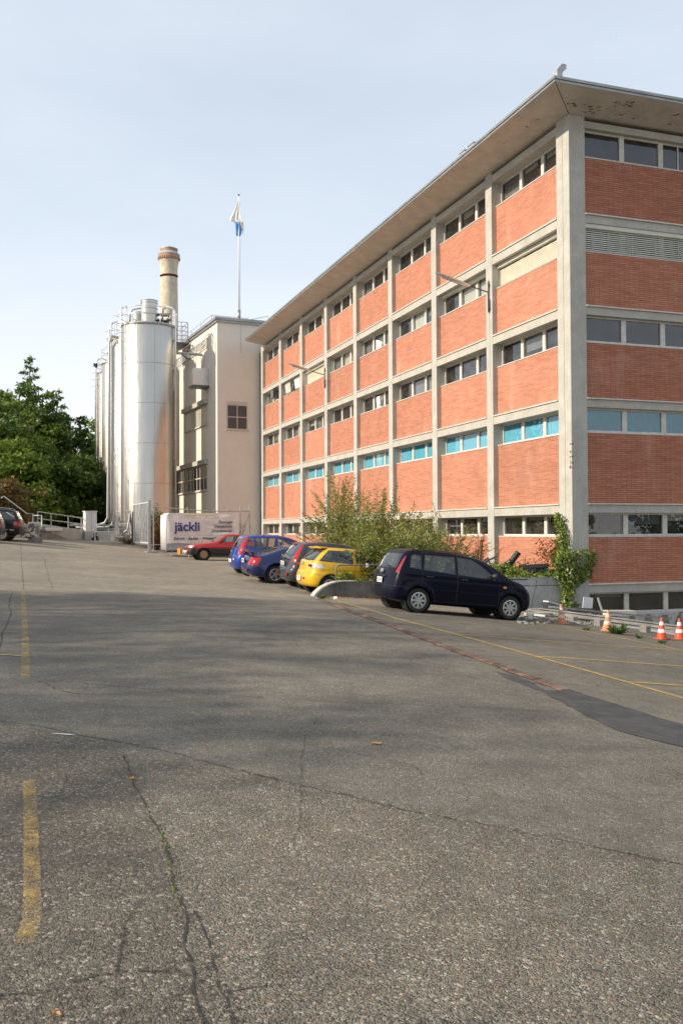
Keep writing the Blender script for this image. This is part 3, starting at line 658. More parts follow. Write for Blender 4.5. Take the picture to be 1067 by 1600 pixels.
# facade lamps
def facade_lamp(s, z, label):
    r = empty('wall_lamp', ts(0, 0), 0, label, 'lamp', 'street lamps on arms fixed to the facade columns'); m = Matrix.Rotation(TH, 4, 'Z')
    m.translation = Vector((CX, CY, 0))+D1*s; m.translation.z = z; r.matrix_world = m
    mb = MB(); mb.tube([(-.05, 0, -.75), (-.05, 0, .42)], .028, 8); mb.box(-.02, .0, -.05, .05, -.7, -.6); mb.box(-.02, .0, -.05, .05, .2, .3); mb.build('bracket', MT['darksteel'], r)
    mb = MB(); mb.tube([(-.05, 0, 0), (-.5, 0, .1), (-.95, 0, .215)], .024, 8); mb.build('arm', MT['darksteel'], r)
    mb = MB()
    n = 10; pts = []; rr = []
    prof = [(-.80, .03, .03), (-.86, .085, .05), (-1.2, .10, .065), (-1.8, .10, .06), (-2.1, .07, .05), (-2.2, .02, .02)]
    for x, hw, hh in prof:
        z0 = .215+(-.95-x)*.26
        for j in range(n):
            a = 2*math.pi*j/n; mb.v.append((x, hw*math.cos(a), z0+hh*math.sin(a)*(1 if math.sin(a) > 0 else .8)))
    for i in range(len(prof)-1):
        for j in range(n): mb.f.append((i*n+j, i*n+(j+1) % n, (i+1)*n+(j+1) % n, (i+1)*n+j)); mb.m.append(0)
    hd = mb.build('lamp_head', MT['alum'], r, smooth=True)
    mb = MB(); mb.tube([(-1.05, 0, .215+.03-.055), (-1.95, 0, .215+.26-.05)], .05, 8); mb.build('diffuser', MT['clearlamp'], r)
    mb = MB(); mb.tube([(-.012, .02, -.7), (-.012, .02, -3.3)], .009, 6); mb.build('cable', MT['greyblind'], r)
facade_lamp(5.33, 10.5, 'street lamp on a long arm fixed to the first column from the building corner')
facade_lamp(24.9, 10.55, 'smaller looking street lamp on an arm fixed to a column farther along the facade')

# things hanging out of the far windows
def facade_thing(name, label, cat, parts, group=None):
    r = empty(name, (0, 0, 0), 0, label, cat, group); r.matrix_world = Mx
    for nm, mb, m in parts: mb.build(nm, MT[m], r)
    return r
s7 = .74+BAY*7
mb = MB(); mb.box(-.05, .38, s7+1.3, s7+1.95, 10.8, 11.35); m2 = MB()
for i in range(7): m2.box(-.065, -.052, s7+1.35, s7+1.9, 10.85+i*.07, 10.88+i*.07)
facade_thing('air_conditioner', 'grey air conditioner box sticking out of a window in the farthest bay', 'air conditioner', [('case', mb, 'darksteel'), ('grille', m2, 'galv')])
s6 = .74+BAY*6
for j, (ss, ang, m_, lb) in enumerate(((s6+.35, .25, 'white', 'tilted loose white blind panel hanging in a far window, nearer bunch'), (s6+2.5, .3, 'greyblind', 'tilted loose grey blind panel hanging in a far window, farther bunch'))):
    mb = MB()
    for i in range(4): mb.cbox((.12, ss+.1+i*.3, 11.0-.0*i), (.05, .2, .7), 0, 0, -.3-.05*i)
    m2 = MB(); m2.tube([(.1, ss, 11.32), (.1, ss+1.2, 11.32)], .015, 6)
    facade_thing('loose_blind', lb, 'blind', [('slats', mb, m_), ('rail', m2, 'alum')], 'loose blinds hanging in a far window')

# ------------------------------------------------------------------ pale rendered building behind
TW = .415
KX, KY = -8.79, 66.27
Wb = empty('rendered_building', (KX, KY, 0), TW, 'tall pale beige rendered building with flat roof standing behind the brick office block', 'building')
H = 16.6
mb = MB(); mb.box(0, 9, 0, 20, -.5, H); wall = mb.build('wall', MT['render'], Wb)
mb = MB(); mb.box(-.12, 9.1, -.12, 20.1, H+.002, H+.16); mb.box(-.2, 9.2, -.2, 20.2, H+.162, H+.36); mb.build('roof', MT['fascia'], Wb)
def wframe(parent, side, u0, u1, z0, z1, nx, nz, pane, lintel=0, sill=True, name='window', fw=.06):
    T = (lambda a, b, d0, d1, c, d: (a, b, -d1, -d0, c, d)) if side == 'F' else (lambda a, b, d0, d1, c, d: (-d1, -d0, a, b, c, d))
    f = MB()
    for i in range(nx+1):
        x = u0+(u1-u0)*i/nx; f.box(*T(x-fw/2, x+fw/2, .0, .05, z0, z1))
    for j in range(nz+1):
        z = z0+(z1-z0)*j/nz; f.box(*T(u0+.031, u1-.031, .0, .047, z-fw/2, z+fw/2))
    fr = f.build(name, MT['renderlight'], parent)
    g = MB(); g.box(*T(u0, u1, -.03, .012, z0, z1)); g.build('pane', MT[pane], fr)
    if lintel: l = MB(); l.box(*T(u0-.15, u1+.15, .0, lintel, z1+.04, z1+.38)); l.build('canopy', MT['ledge'], fr)
    if sill: l = MB(); l.box(*T(u0-.1, u1+.1, .0, .12, z0-.1, z0-.04)); l.build('sill', MT['renderlight'], fr)
    return fr
w = wframe(Wb, 'F', .72, 2.2, 9.0, 10.72, 2, 2, 'pane_dark'); 
m2 = MB()
for i in range(24): m2.box(.76, 2.16, -.03, -.014, 9.05+i*.069, 9.105+i*.069)
m2.build('blind', MT['darksteel'], w); m2 = MB(); m2.box(.68, 2.24, -.06, 0, 10.76, 10.98); m2.build('blind_box', MT['renderlight'], w)
w = wframe(Wb, 'L', 2.5, 13.5, 15.28, 15.95, 7, 1, 'pane_white', sill=False, fw=.09)
w = wframe(Wb, 'L', 2.6, 9.1, 9.62, 11.05, 3, 1, 'pane_white', .3)
w = wframe(Wb, 'L', 2.6, 14.0, 4.75, 6.6, 12, 2, 'pane_dark', .3, fw=.09)
mb = MB(); mb.box(-.02, 0, 2.55, 14.1, 6.66, 7.0); mb.build('blind_box', MT['renderlight'], Wb)
mb = MB(); mb.box(-.012, .012, 3.25, 3.262, 14, 16.5); mb.build('conduit', MT['fascia'], Wb)
mb = MB(); mb.tube([(3.22, -.06, -.3), (3.22, -.06, 14.6)], .05, 8); mb.build('downpipe', MT['darksteel'], Wb)
mb = MB(); mb.tube([(1.75, -.012, 14.5), (1.75, -.012, 16.5)], .012, 6); mb.build('conductor', MT['galv'], Wb)
Mw = Matrix.Rotation(TW, 4, 'Z'); Mw.translation = (KX, KY, 0)
# extractor hood
r_ = empty('vent_hood', (0, 0, 0), 0, 'galvanised sheet metal box fixed high on the side wall of the pale building', 'vent hood'); r_.matrix_world = Mw
mb = MB(); mb.box(-1.2, 0, 2.1, 3.1, 12.35, 13.6); mb.build('duct', MT['alum'], r_, bevel=.02)
mb = MB(); mb.box(-1.25, .0, 2.05, 3.15, 12.2, 12.345); mb.build('rim', MT['darksteel'], r_)
# roof rails
r_ = empty('roof_railing', (0, 0, 0), 0, 'thin metal railing along the roof of the pale building beside the tall silo', 'railing'); r_.matrix_world = Mw
for z in (17.35, 17.9):
    mb = MB(); mb.tube([(.6, 3.5, z), (.6, 19, z)], .02, 6); mb.tube([(.6, 3.5, z), (3.5, 3.5, z)], .02, 6); mb.build('rail', MT['galv'], r_)
for y in (3.5, 6.5, 9.5, 12.5, 15.5, 18.5):
    mb = MB(); mb.tube([(.6, y, 16.95), (.6, y, 17.92)], .025, 6); mb.build('post', MT['galv'], r_)
r_ = empty('lightning_rod', (0, 0, 0), 0, 'thin lightning wire on short stands beside the flagpole foot', 'wire'); r_.matrix_world = Mw
mb = MB(); mb.tube([(1.85, 1.6, 17.05), (2.6, 1.6, 17.25), (4.4, 1.6, 17.75), (4.4, 1.6, 16.97)], .018, 6); mb.tube([(2.6, 1.6, 17.25), (2.6, 1.6, 16.97)], .014, 6); mb.build('wire', MT['darksteel'], r_)
# cage platform
r_ = empty('access_platform', (0, 0, 0), 0, 'square mesh guard cage of an access platform between the front silo and the pale building', 'platform'); r_.matrix_world = Mw
mb = MB()
for z in (16.7, 17.05, 17.4, 17.75, 18.1):
    mb.tube([(-2.3, 7.5, z), (-.2, 7.5, z), (-.2, 10, z)], .028, 6)
for x in (-2.3, -1.9, -1.5, -1.1, -.7, -.2): mb.tube([(x, 7.5, 16.5), (x, 7.5, 18.1)], .024 if x not in (-2.3, -.2) else .035, 6)
for y in (8.3, 9.1, 10): mb.tube([(-.2, y, 16.5), (-.2, y, 18.1)], .024, 6)
mb.build('cage', MT['galv'], r_); mb = MB(); mb.box(-2.4, -.1, 7.4, 10.1, 16.38, 16.5); mb.tube([(-.1, 7.5, 15.2), (-2.2, 7.5, 16.4)], .05, 6); mb.build('deck', MT['darksteel'], r_)
r_ = empty('transfer_pipe', (0, 0, 0), 0, 'bent steel pipe running from the front silo into the pale wall', 'pipe'); r_.matrix_world = Mw
mb = MB(); mb.tube([(-2.9, 3.9, 15.4), (-2.5, 3.9, 15.0), (-2.3, 3.9, 14.93), (-.05, 3.9, 14.93)], .1, 10); mb.build('pipe', MT['galv'], r_, smooth=True)
mb = MB(); mb.tube([(-1.3, 3.9, 14.93), (-1.3, 3.9, 15.25), (-1.05, 3.9, 15.25)], .03, 6); mb.build('valve', MT['galv'], r_, smooth=True)

# flagpole
p = at(373.5, 497, 69.2)
r_ = empty('flagpole', p, 0, 'tall thin white flagpole on the roof edge of the pale building', 'flagpole')
mb = MB(); mb.tube([(0, 0, -.2), (0, 0, .62)], .11, 12); mb.build('base', MT['fascia'], r_, smooth=True)
mb = MB(); mb.tube([(0, 0, .62), (0, 0, 5), (0, 0, 9.2)], [.065, .055, .04], 10); mb.build('pole', MT['white'], r_, smooth=True)
mb = MB(); mb.tube([(0, 0, 9.2), (0, 0, 9.32)], .07, 8); mb.build('cap', MT['darksteel'], r_)
mb = MB(); mb.tube([(.12, 0, .1), (.12, 0, 6)], .006, 4); mb.build('halyard', MT['galv'], r_)
fl = empty('flag', p, 0, 'limp white flag with a blue lower part hanging from the flagpole', 'flag')
def cloth(rows, m, name):
    mb = MB(); n = 22; vs = []
    for (z, x0, x1, amp) in rows:
        for i in range(n):
            u = i/(n-1); x = x0+(x1-x0)*u
            vs.append((x, amp*math.sin(u*15+z*1.2)*.9+.05*math.sin(z*5+u*4), z+.12*math.sin(u*11+1.5)*amp*4))
    mb.add(vs, [(j*n+i, j*n+i+1, (j+1)*n+i+1, (j+1)*n+i) for j in range(len(rows)-1) for i in range(n-1)])
    o = mb.build(name, m, fl, smooth=True, fixn=False); md = o.modifiers.new('t', 'SOLIDIFY'); md.thickness = .01
    md2 = o.modifiers.new('s', 'SUBSURF'); md2.levels = 1; md2.render_levels = 1
cloth([(9.05, -.04, .04, .01), (8.5, -.14, .08, .05), (8.0, -.36, .12, .08), (7.6, -.58, .16, .1), (7.28, -.80, .22, .12), (7.15, -.3, .32, .12)], MT['flagwhite'], 'white_field')
cloth([(7.2, -.3, .22, .08), (6.95, -.3, .24, .1), (6.6, -.30, .26, .1), (6.3, -.3, .2, .1), (6.18, -.22, .12, .08)], MT['flagblue'], 'blue_field')
cloth([(7.3, .05, .30, .06), (7.05, .12, .36, .08), (6.75, .22, .38, .08), (6.4, .26, .32, .05), (6.28, .22, .27, .03)], MT['flagwhite'], 'white_fold')

# chimney
p = at(264.2, 480, 95); p.z = 0
r_ = empty('chimney', p, 0, 'tall round yellow brick factory chimney with a flared darker brick head', 'chimney')
z = lambda y: 1.65+(831.2-y)*95/1459.6
mb = MB(); mb.lathe([(1.02, 0), (.90, z(480)), (.86, z(432))], 40); mb.build('shaft', MT['chim'], r_, smooth=True)
mb = MB(); mb.lathe([(.86, z(430)), (.92, z(429.4)), (.92, z(428.4)), (.86, z(428))], 40); mb.build('iron_band', MT['rust'], r_)
mb = MB(); mb.lathe([(.86, z(428)), (.86, z(418)), (.93, z(411)), (1.0, z(406)), (1.03, z(405))], 40); mb.build('neck', MT['chim'], r_, smooth=True)
hd = MB(); hd.lathe([(1.03, z(405)), (1.08, z(404)), (1.09, z(396)), (1.02, z(394.5)), (.9, z(392.5)), (.88, z(392))], 40); hdo = hd.build('head', MT['chimtop'], r_)
mb = MB()
for i in range(30):
    a = i*2*math.pi/30; mb.cbox((1.1*math.cos(a), 1.1*math.sin(a), z(402)), (.07, .1, .22), a)
mb.build('corbel', MT['chimtop'], hdo)
mb = MB(); mb.lathe([(.88, z(392)), (.88, z(387.3))], 40); mb.build('upper_ring', MT['chimtop'], r_)
mb = MB(); mb.lathe([(1.1, z(395.8)), (.88, z(391.6))], 40); mb.lathe([(.9, z(387.3)), (.9, z(386.2)), (.5, z(384)), (.25, z(383.6)), (.22, z(382.2)), (0, z(382))], 40); mb.build('cap', MT['lead'], r_, smooth='auto')

# ------------------------------------------------------------------ silos
def arc(cx_, cy_, r, a0, a1, n, z): return [(cx_+r*math.cos(a0+(a1-a0)*i/n), cy_+r*math.sin(a0+(a1-a0)*i/n), z) for i in range(n+1)]
def silo(i, X, Y, z0, zt, r, label, detail):
    o = empty('silo', (X, Y, 0), 0, label, 'silo', 'steel silos in a row')
    mb = MB(); mb.lathe([(r, z0), (r, zt), (r*.99, zt+.02)], 96); b = mb.build('body', MT['steel'], o, smooth=True)
    for k in range(6):
        z = zt-2.75-2.83*k
        if z > z0+.3:
            mb = MB(); mb.lathe([(r+.001, z-.02), (r+.011, z-.014), (r+.011, z+.014), (r+.001, z+.02)], 96); mb.build('seam', MT['galv'], b, smooth=True)
    mb = MB()
    for a in (-1.15,): mb.cbox((r*math.cos(a), r*math.sin(a), (z0+zt)/2), (.012, .03, zt-z0-.1), a)
    mb.build('seam', MT['galv'], b)
    mb = MB(); mb.lathe([(r-.02, zt), (r+.07, zt+.02), (r+.07, zt+.12), (r-.05, zt+.14), (.5, zt+.42), (0, zt+.45)], 64); mb.build('lid', MT['galv'], o, smooth='auto')
    mb = MB(); mb.lathe([(r-.12, z0-1.2), (r-.12, z0)], 48); mb.build('skirt', MT['oldconc'], o)
    for z in (zt+.72, zt+1.22):
        mb = MB(); mb.tube(arc(0, 0, r+.05, 0, 2*math.pi, 48, z), .028, 6); mb.build('guard_rail', MT['alum'], o, smooth=True)
    for k in range(10):
        a = k*2*math.pi/10+.3; mb = MB(); mb.tube([((r+.05)*math.cos(a), (r+.05)*math.sin(a), zt+.1), ((r+.05)*math.cos(a), (r+.05)*math.sin(a), zt+1.22)], .028, 6); mb.build('post', MT['alum'], o)
    if detail:
        # ladder on the camera side, left
        a = -2.35; ca, sa = math.cos(a), math.sin(a); tx, ty = -sa, ca
        def lp(u, d, z): return (ca*(r+d)+tx*u, sa*(r+d)+ty*u, z)
        mb = MB()
        for u in (-.24, .24): mb.tube([lp(u, .2, z0+1.5), lp(u, .2, zt+1.05), lp(u, .1, zt+1.25), lp(u, -.1, zt+1.28)], .03, 6)
        z = z0+1.6
        while z < zt+1: mb.tube([lp(-.24, .2, z), lp(.24, .2, z)], .008, 4); z += .3
        mb.build('ladder', MT['alum'], o)
        mb = MB(); z = zt+1.0
        for k in range(4):
            mb.tube([lp(.36*math.cos(b_), .2+.6*math.sin(b_), zt-1.3+k*.62) for b_ in np.linspace(0, math.pi, 9)], .018, 5)
        mb.build('ladder_cage', MT['alum'], o, smooth=True)
        mb = MB(); z = z0+2.2
        while z < zt: mb.tube([lp(.34+.12*math.cos(b_), .1+.1*math.sin(b_), z) for b_ in np.linspace(-math.pi*.5, math.pi, 8)], .015, 5); z += 2.15
        mb.build('pipe_clip', MT['alum'], o)
        # filling pipe
        for a2, dd in ((-.25, .12),) + (((-2.75, .14),) if i else ()):
            c2, s2 = math.cos(a2), math.sin(a2); mb = MB()
            P = lambda d, z: (c2*(r+d), s2*(r+d), z)
            mb.tube([P(dd, z0+.4), P(dd, zt+.9), P(dd-.05, zt+1.15), P(dd-.25, zt+1.4), P(dd-.6, zt+1.5), P(dd-.95, zt+1.35), P(dd-1.0, zt+.4)], .075, 10)
            mb.build('filling_pipe', MT['alum'], o, smooth=True)
            mb = MB(); z = z0+1.5
            while z < zt: mb.cbox(P(.06, z), (.2, .22, .06), a2); z += 2.15
            mb.build('pipe_bracket', MT['galv'], o)
        if i == 0:
            for z_ in (1.0, 1.1):
                pass
            mb = MB(); mb.lathe([(.57, zt+.2), (.57, zt+1.95)], 32, (.1, -.3, 0)); mb.lathe([(.0, zt+1.93), (.57, zt+1.93)], 32, (.1, -.3, 0)); st = mb.build('exhaust_stack', MT['steel'], o, smooth='auto')
            for z_ in (zt+.95, zt+1.35, zt+1.75, zt+1.93):
                mb = MB(); mb.lathe([(.575, z_-.03), (.61, z_-.02), (.61, z_+.02), (.575, z_+.03)], 32, (.1, -.3, 0)); mb.build('band', MT['galv'], st, smooth='auto')
            mb = MB(); mb.lathe([(.45, zt+.3), (.45, zt+1.1), (.2, zt+1.3), (0, zt+1.32)], 24, (-.75, .2, 0)); mb.build('filter_drum', MT['galv'], o, smooth='auto')
            mb = MB(); mb.tube([(-1.4, .2, zt+.2), (-1.4, .2, zt+1.1), (-1.2, .2, zt+1.45), (-.6, .2, zt+1.55), (-.2, .2, zt+1.4), (-.1, .2, zt+.6)], .07, 8); mb.build('duct', MT['galv'], o, smooth=True)
            mb = MB()
            for x, y in ((.9, -.3), (1.2, .1), (.75, .35), (1.45, -.35)): mb.lathe([(.0, zt+.62), (.22, zt+.6), (.24, zt+.5), (.1, zt+.48), (.1, zt+.2)], 12, (x, y, 0))
            mb.build('hatch', MT['darksteel'], o, smooth='auto')
            mb = MB(); mb.cbox((1.05, 0, zt+1.0), (.9, .3, .18), .3); mb.tube([(.6, 0, zt+.2), (.6, 0, zt+1.0)], .04); mb.tube([(1.4, .1, zt+.2), (1.4, .1, zt+1.0)], .04); mb.build('valve_gear', MT['darksteel'], o)
    return o
zt0 = 16.3
SL = ['large shiny steel silo nearest the camera, with the short exhaust stack on top', 'second steel silo in the row, just left behind the front silo',
 'third steel silo, mostly hidden behind the two in front', 'fourth steel silo, a narrow strip left of the third', 'farthest steel silo, dark with tree reflections at the left end of the row']
for i in range(5):
    X = -13.82-1.735*i-(.2 if i == 1 else 0); Y = 67+5*i
    silo(i, X, Y, .95, zt0+(0 if i != 1 else 0), 1.95, SL[i], i in (0, 1, 4))
# security camera
p = at(149, 569.5, 85)
r_ = empty('security_camera', p, 0, 'small black security camera sticking out left of the farthest silo', 'security camera')
mb = MB(); mb.cbox((0, 0, .0), (.34, .3, .26), .3); mb.lathe([(.0, -.28), (.12, -.28), (.14, -.1), (.14, 0)], 12, (.08, -.05, 0)); mb.build('housing', MT['plastic'], r_, bevel=.03)
mb = MB(); mb.tube([(.1, 0, 0), (.6, .1, .02), (.75, .6, .1)], .03, 6); mb.build('arm', MT['galv'], r_)

# pipework at the feet of the silos
r_ = empty('silo_pipework', (-15.9, 63.8, gz(-15.9, 63.8)), TH, 'low tangle of steel pipes and a handrail at the feet of the silos', 'pipework')
mb = MB()
mb.tube([(-2.4, 3.5, 1.15), (-.5, 3.2, 1.15), (0, 3.0, 1.3), (.2, 2.9, 1.7), (.3, 2.9, 14.2), (.5, 3.4, 14.8), (1.0, 4.2, 14.9)], .09, 10); mb.tube([(-2.0, 3.3, 1.0), (.2, 3.0, 1.0), (.5, 2.9, 1.2), (.58, 2.9, 1.9), (.58, 2.9, 13.9), (.9, 3.4, 14.5)], .08, 10); mb.build('bent_pipe', MT['galv'], r_, smooth=True)
mb = MB(); mb.tube([(1.1, .9, .6), (1.35, .9, .8), (1.5, 1.0, 1.5), (1.55, 1.1, 2.2), (1.8, 1.2, 3.0), (1.85, 1.25, 3.8)], .07, 8); mb.tube([(.3, .8, .25), (1.9, 1.0, .3)], .06, 8); mb.tube([(1.4, .9, .2), (2.4, .9, .35), (2.9, 1.2, .9)], .05, 8); mb.build('hose_pipe', MT['galv'], r_, smooth=True)
for zz in (.45, .85):
    mb = MB(); mb.tube([(-.9, 0, zz), (2.5, .1, zz)], .03, 6); mb.build('rail', MT['galv'], r_)
for x in (-.9, 0, .7, 1.6, 2.5): mb = MB(); mb.tube([(x, 0, -.2), (x, 0, .86)], .03, 6); mb.build('post', MT['galv'], r_)
mb = MB(); mb.box(1.2, 1.5, .5, .8, .0, .55); mb.box(.2, .5, .6, .85, 0, .5); mb.box(1.9, 2.1, .6, .8, 0, .6); mb.build('valve', MT['alum'], r_, bevel=.05)

# white switch cabinet on a concrete base
p = G(145, 843.5)
r_ = empty('switch_cabinet', p, TH+.25, 'white electrical switch cabinet with grey side standing on a concrete block left of the silos', 'cabinet')
mb = MB(); mb.box(-.55, .35, 0, .6, -.2, .58); mb.build('base', MT['paleconc'], r_, bevel=.02)
mb = MB(); mb.box(-.5, .3, .03, .57, .585, 1.93); mb.build('case', MT['white'], r_, bevel=.02)
mb = MB(); mb.box(-.54, .34, -.01, .61, 1.932, 2.0); mb.build('roof', MT['white'], r_, bevel=.015)
mb = MB(); mb.box(-.1, -.09, .015, .029, .62, 1.9); mb.build('door_gap', MT['darksteel'], r_)
r_ = empty('black_bag', G(148.5, 844.5), .2, 'small black wrapped bundle leaning on the foot of the white cabinet', 'bundle')
mb = MB(); mb.tube([(-.15, -.1, .02), (-.05, -.05, .3), (.08, 0, .52)], [.12, .14, .09], 10); mb.build('bundle', MT['plastic'], r_, smooth=True)
mb = MB(); mb.tube([(.16, -.1, .02), (.14, -.05, .3)], [.08, .07], 8); mb.build('strap', MT['plastic'], r_, smooth=True)
p = G(157, 844.5)
r_ = empty('concrete_block', p, TH, 'pale stained concrete barrier block beside the white cabinet', 'concrete block')
mb = MB(); mb.box(-.35, 1.0, 0, .5, -.2, .66); mb.build('block', MT['paleconc'], r_, bevel=.03)
mb = MB(); mb.tube([(-.3, .1, .66), (-.3, .1, 1.0), (-.2, .1, 1.08), (1.7, .15, 1.02), (1.7, .15, .3)], .03, 6); mb.build('rail', MT['galv'], r_)

# loading ramp on the left
A = at(60, 842.3, 58); Bq = at(152, 842.6, 67)
d = Bq-A; d.z = 0; Ln = d.length; an = math.atan2(d.y, d.x)
r_ = empty('ramp_wall', (A.x, A.y, A.z), an, 'low stained concrete side wall of a ramp below the trees, sloping down to the right', 'wall')
mb = MB(); mb.prism([(0, -.5), (Ln, -.5), (Ln, .50), (Ln*.45, .72), (.0, .98)], 0, .25, 'Y'); mb.build('wall', MT['paleconc'], r_, bevel=.02)
mb = MB(); mb.box(.5, 3.0, -.2, -.003, .50, .70); mb.build('bumper_rail', MT['white'], r_, bevel=.02)
mb = MB(); mb.prism([(0, -.3), (4.2, -.02), (1.5, .45), (0, .55)], -.004, .0, 'Y'); mb.build('stain', MT['oldconc'], r_)
r_ = empty('ramp_railing', (A.x, A.y, A.z), an, 'two bar galvanised railing on top of the ramp wall left of the white cabinet', 'railing')
for h1 in (.35, .78):
    mb = MB(); mb.tube([(.15, .12, .93+h1), (Ln*.45, .12, .72+h1+.02), (Ln-.5, .12, .52+h1)], .035, 8); mb.build('rail', MT['galv'], r_)
for u in (.15, 2.0, Ln*.5, Ln*.73, Ln*.95):
    zt_ = np.interp(u, [0, Ln*.45, Ln], [.98, .72, .5]); mb = MB(); mb.tube([(u, .12, zt_-.05), (u, .12, zt_+.78)], .035, 8); mb.build('post', MT['galv'], r_)
# stair block further left
A2 = at(44, 846, 54)
r_ = empty('stair_wall', (A2.x, A2.y, A2.z), .3, 'small white painted concrete pier at the head of the steps behind the parked black car', 'pier')
mb = MB(); mb.box(0, .75, 0, .5, -.3, 1.12); mb.build('pier', MT['paleconc'], r_, bevel=.02)
r_ = empty('stair_railing', (A2.x, A2.y, A2.z), .3, 'diagonal steel handrail coming down behind the parked black car', 'railing')
mb = MB(); mb.tube([(-1.5, .3, 2.5), (-1.35, .3, 2.62), (-.1, .3, 1.62), (.25, .3, 1.62), (.25, .3, -.1)], .035, 8); mb.tube([(.75, -.1, 1.5), (.75, -.1, -.1)], .035, 8); mb.tube([(-1.2, .3, 1.7), (-.1, .3, .95), (.75, -.1, .9)], .03, 8); mb.tube([(.25, .3, 1.5), (.75, -.1, 1.5)], .03, 8); mb.build('handrail', MT['galv'], r_, smooth=True)
p = G(58, 848.5)
r_ = empty('kerb_stone', p, .32, 'dark square concrete kerb end in front of the stair pier', 'kerb')
mb = MB(); mb.box(-.25, .25, 0, .3, -.2, .32); mb.build('stone', MT['oldconc'], r_, bevel=.02)
mb = MB(); mb.box(-2.4, -.255, .05, .3, -.2, .18); mb.build('edging', MT['oldconc'], r_, bevel=.02)
# grassy/stone bank behind the black car
mb = MB(); q = random.Random(8)
p = at(38, 843, 53)
for i in range(60):
    x, y = q.uniform(-1.2, .8), q.uniform(0, 1); zz = .15+.7*y*(1-abs(x)*.4); mb.cbox((p.x+x, p.y+y, p.z+zz), (q.uniform(.15, .4), q.uniform(.15, .3), q.uniform(.1, .25)), q.uniform(0, 3), q.uniform(-.3, .3))
tag(mb.build('rubble_bank', MT['sootconc'], bevel=.02), 'grey rubble stone bank behind the rear of the black car', 'rubble', kind='stuff')

# ------------------------------------------------------------------ gate and fence by the silos
MT['gatepaint'] = mat('gate_galvanised', (.56, .58, .58), .5, var=.15)
P1 = G(233.5, 863); P0 = at(209, 850, 62)
d = P0-P1; d.z = 0; gl = d.length; an = math.atan2(d.y, d.x)
r_ = empty('metal_gate', P1, an, 'tall galvanised gate leaf of vertical bars with a diagonal brace in front of the silo', 'gate')
mb = MB(); mb.box(-.08, .08, -.08, .08, -.1, 3.15); mb.build('post', MT['galv'], r_, bevel=.01)
mb = MB(); mb.box(-.5, .45, -.45, .25, -.05, .06); mb.build('foot_plate', MT['galv'], r_)
mb = MB(); mb.box(.14, gl, -.035, .035, 3.0, 3.07); mb.box(.14, gl, -.035, .035, .52, .60); mb.box(.14, .21, -.034, .034, .6, 3.0); mb.box(gl-.07, gl, -.034, .034, .6, 3.0); mb.build('frame', MT['gatepaint'], r_)
mb = MB(); n = 11
for i in range(1, n): x = .14+(gl-.14)*i/n; mb.box(x-.03, x+.03, -.02, .02, .6, 3.0)
mb.build('bars', MT['gatepaint'], r_)
mb = MB(); mb.tube([(.2, .03, 3.0), (gl*.5, .03, .6)], .025, 6); mb.tube([(gl*.45, .03, 3.0), (gl*.95, .03, .6)], .025, 6); mb.build('brace', MT['gatepaint'], r_)
mb = MB(); mb.box(gl+.1, gl+.25, -.08, .08, -.1, 2.6); mb.build('post', MT['darksteel'], r_)
p = at(240, 866, 58)
r_ = empty('pipe_fence', (p.x, p.y, gz(p.x, p.y)), TH, 'thin grey pipe fence with a braced end post behind the tarpaulin trailer', 'fence')
gzz = gz(p.x, p.y)
mb = MB(); mb.tube([(0, 0, 2.75), (3.3, 0, 2.5), (6.1, 0, 2.5)], .03, 8); mb.tube([(0, 0, .4), (6.1, 0, .4)], .03, 8); mb.build('rail', MT['galv'], r_)
for x, hh in ((0, 2.75), (2.1, 2.75), (3.9, 2.6), (4.7, 2.7), (5.5, 2.85), (6.1, 2.95)):
    mb = MB(); mb.tube([(x, 0, -.2), (x, 0, hh)], .035, 8); mb.build('post', MT['galv'], r_)
mb = MB(); mb.tube([(6.1, 0, 2.4), (5.45, 0, .5)], .03, 8); mb.tube([(6.1, 0, 1.6), (6.9, -.2, -.1)], .03, 8); mb.build('brace', MT['galv'], r_)

# ------------------------------------------------------------------ trailer with printed tarpaulin
def text_mesh(txt, size, m, parent, loc, rot, name='lettering', ext=.004, sx=1, bold=0, shear=0, space=1):
    cu = bpy.data.curves.new(name, 'FONT'); cu.body = txt; cu.size = size; cu.extrude = ext; cu.offset = bold; cu.shear = shear; cu.space_character = space
    to = bpy.data.objects.new(name, cu); COL.objects.link(to)
    bpy.context.view_layer.update(); dg = bpy.context.evaluated_depsgraph_get()
    me = bpy.data.meshes.new_from_object(to.evaluated_get(dg)); bpy.data.objects.remove(to)
    me.name = name; me.materials.clear(); me.materials.append(m)
    o = bpy.data.objects.new(name, me); COL.objects.link(o); o.parent = parent; o.location = loc; o.rotation_euler = rot; o.scale = (sx, 1, 1)
    return o
p = at(261.5, 870, 52.6); zg = gz(p.x, p.y)
Tr = empty('tarpaulin_trailer', (p.x, p.y, zg), TH, 'box trailer covered by a dirty white tarpaulin with dark blue company lettering', 'trailer')
TL, TWd = 4.12, 2.0; t0, t1 = at(261.5, 849.5, 52.6).z-zg, at(261.5, 804, 52.6).z-zg
mb = MB(); nx, nz = 60, 24; vs = []
for j in range(nz+1):
    for i in range(nx+1):
        u, v = i/nx, j/nz
        w_ = .022*math.sin(u*9+v*3)+.02*math.sin(v*14+u*5)*u+.03*math.sin((u-v)*16)*max(0, u-.55)*2+.012*math.sin(u*31)*(1-v)
        vs.append((u*TL, -.02-abs(w_) if 0 < i < nx else -.02, t0+(t1-t0)*v+(.02*math.sin(u*12) if j == 0 else 0)))
mb.add(vs, [(j*(nx+1)+i, j*(nx+1)+i+1, (j+1)*(nx+1)+i+1, (j+1)*(nx+1)+i) for j in range(nz) for i in range(nx)])
mb.box(0, TL, 0, TWd, t0, t1-.002)
tp = mb.build('tarpaulin', MT['tarp'], Tr, smooth='auto', fixn=False)
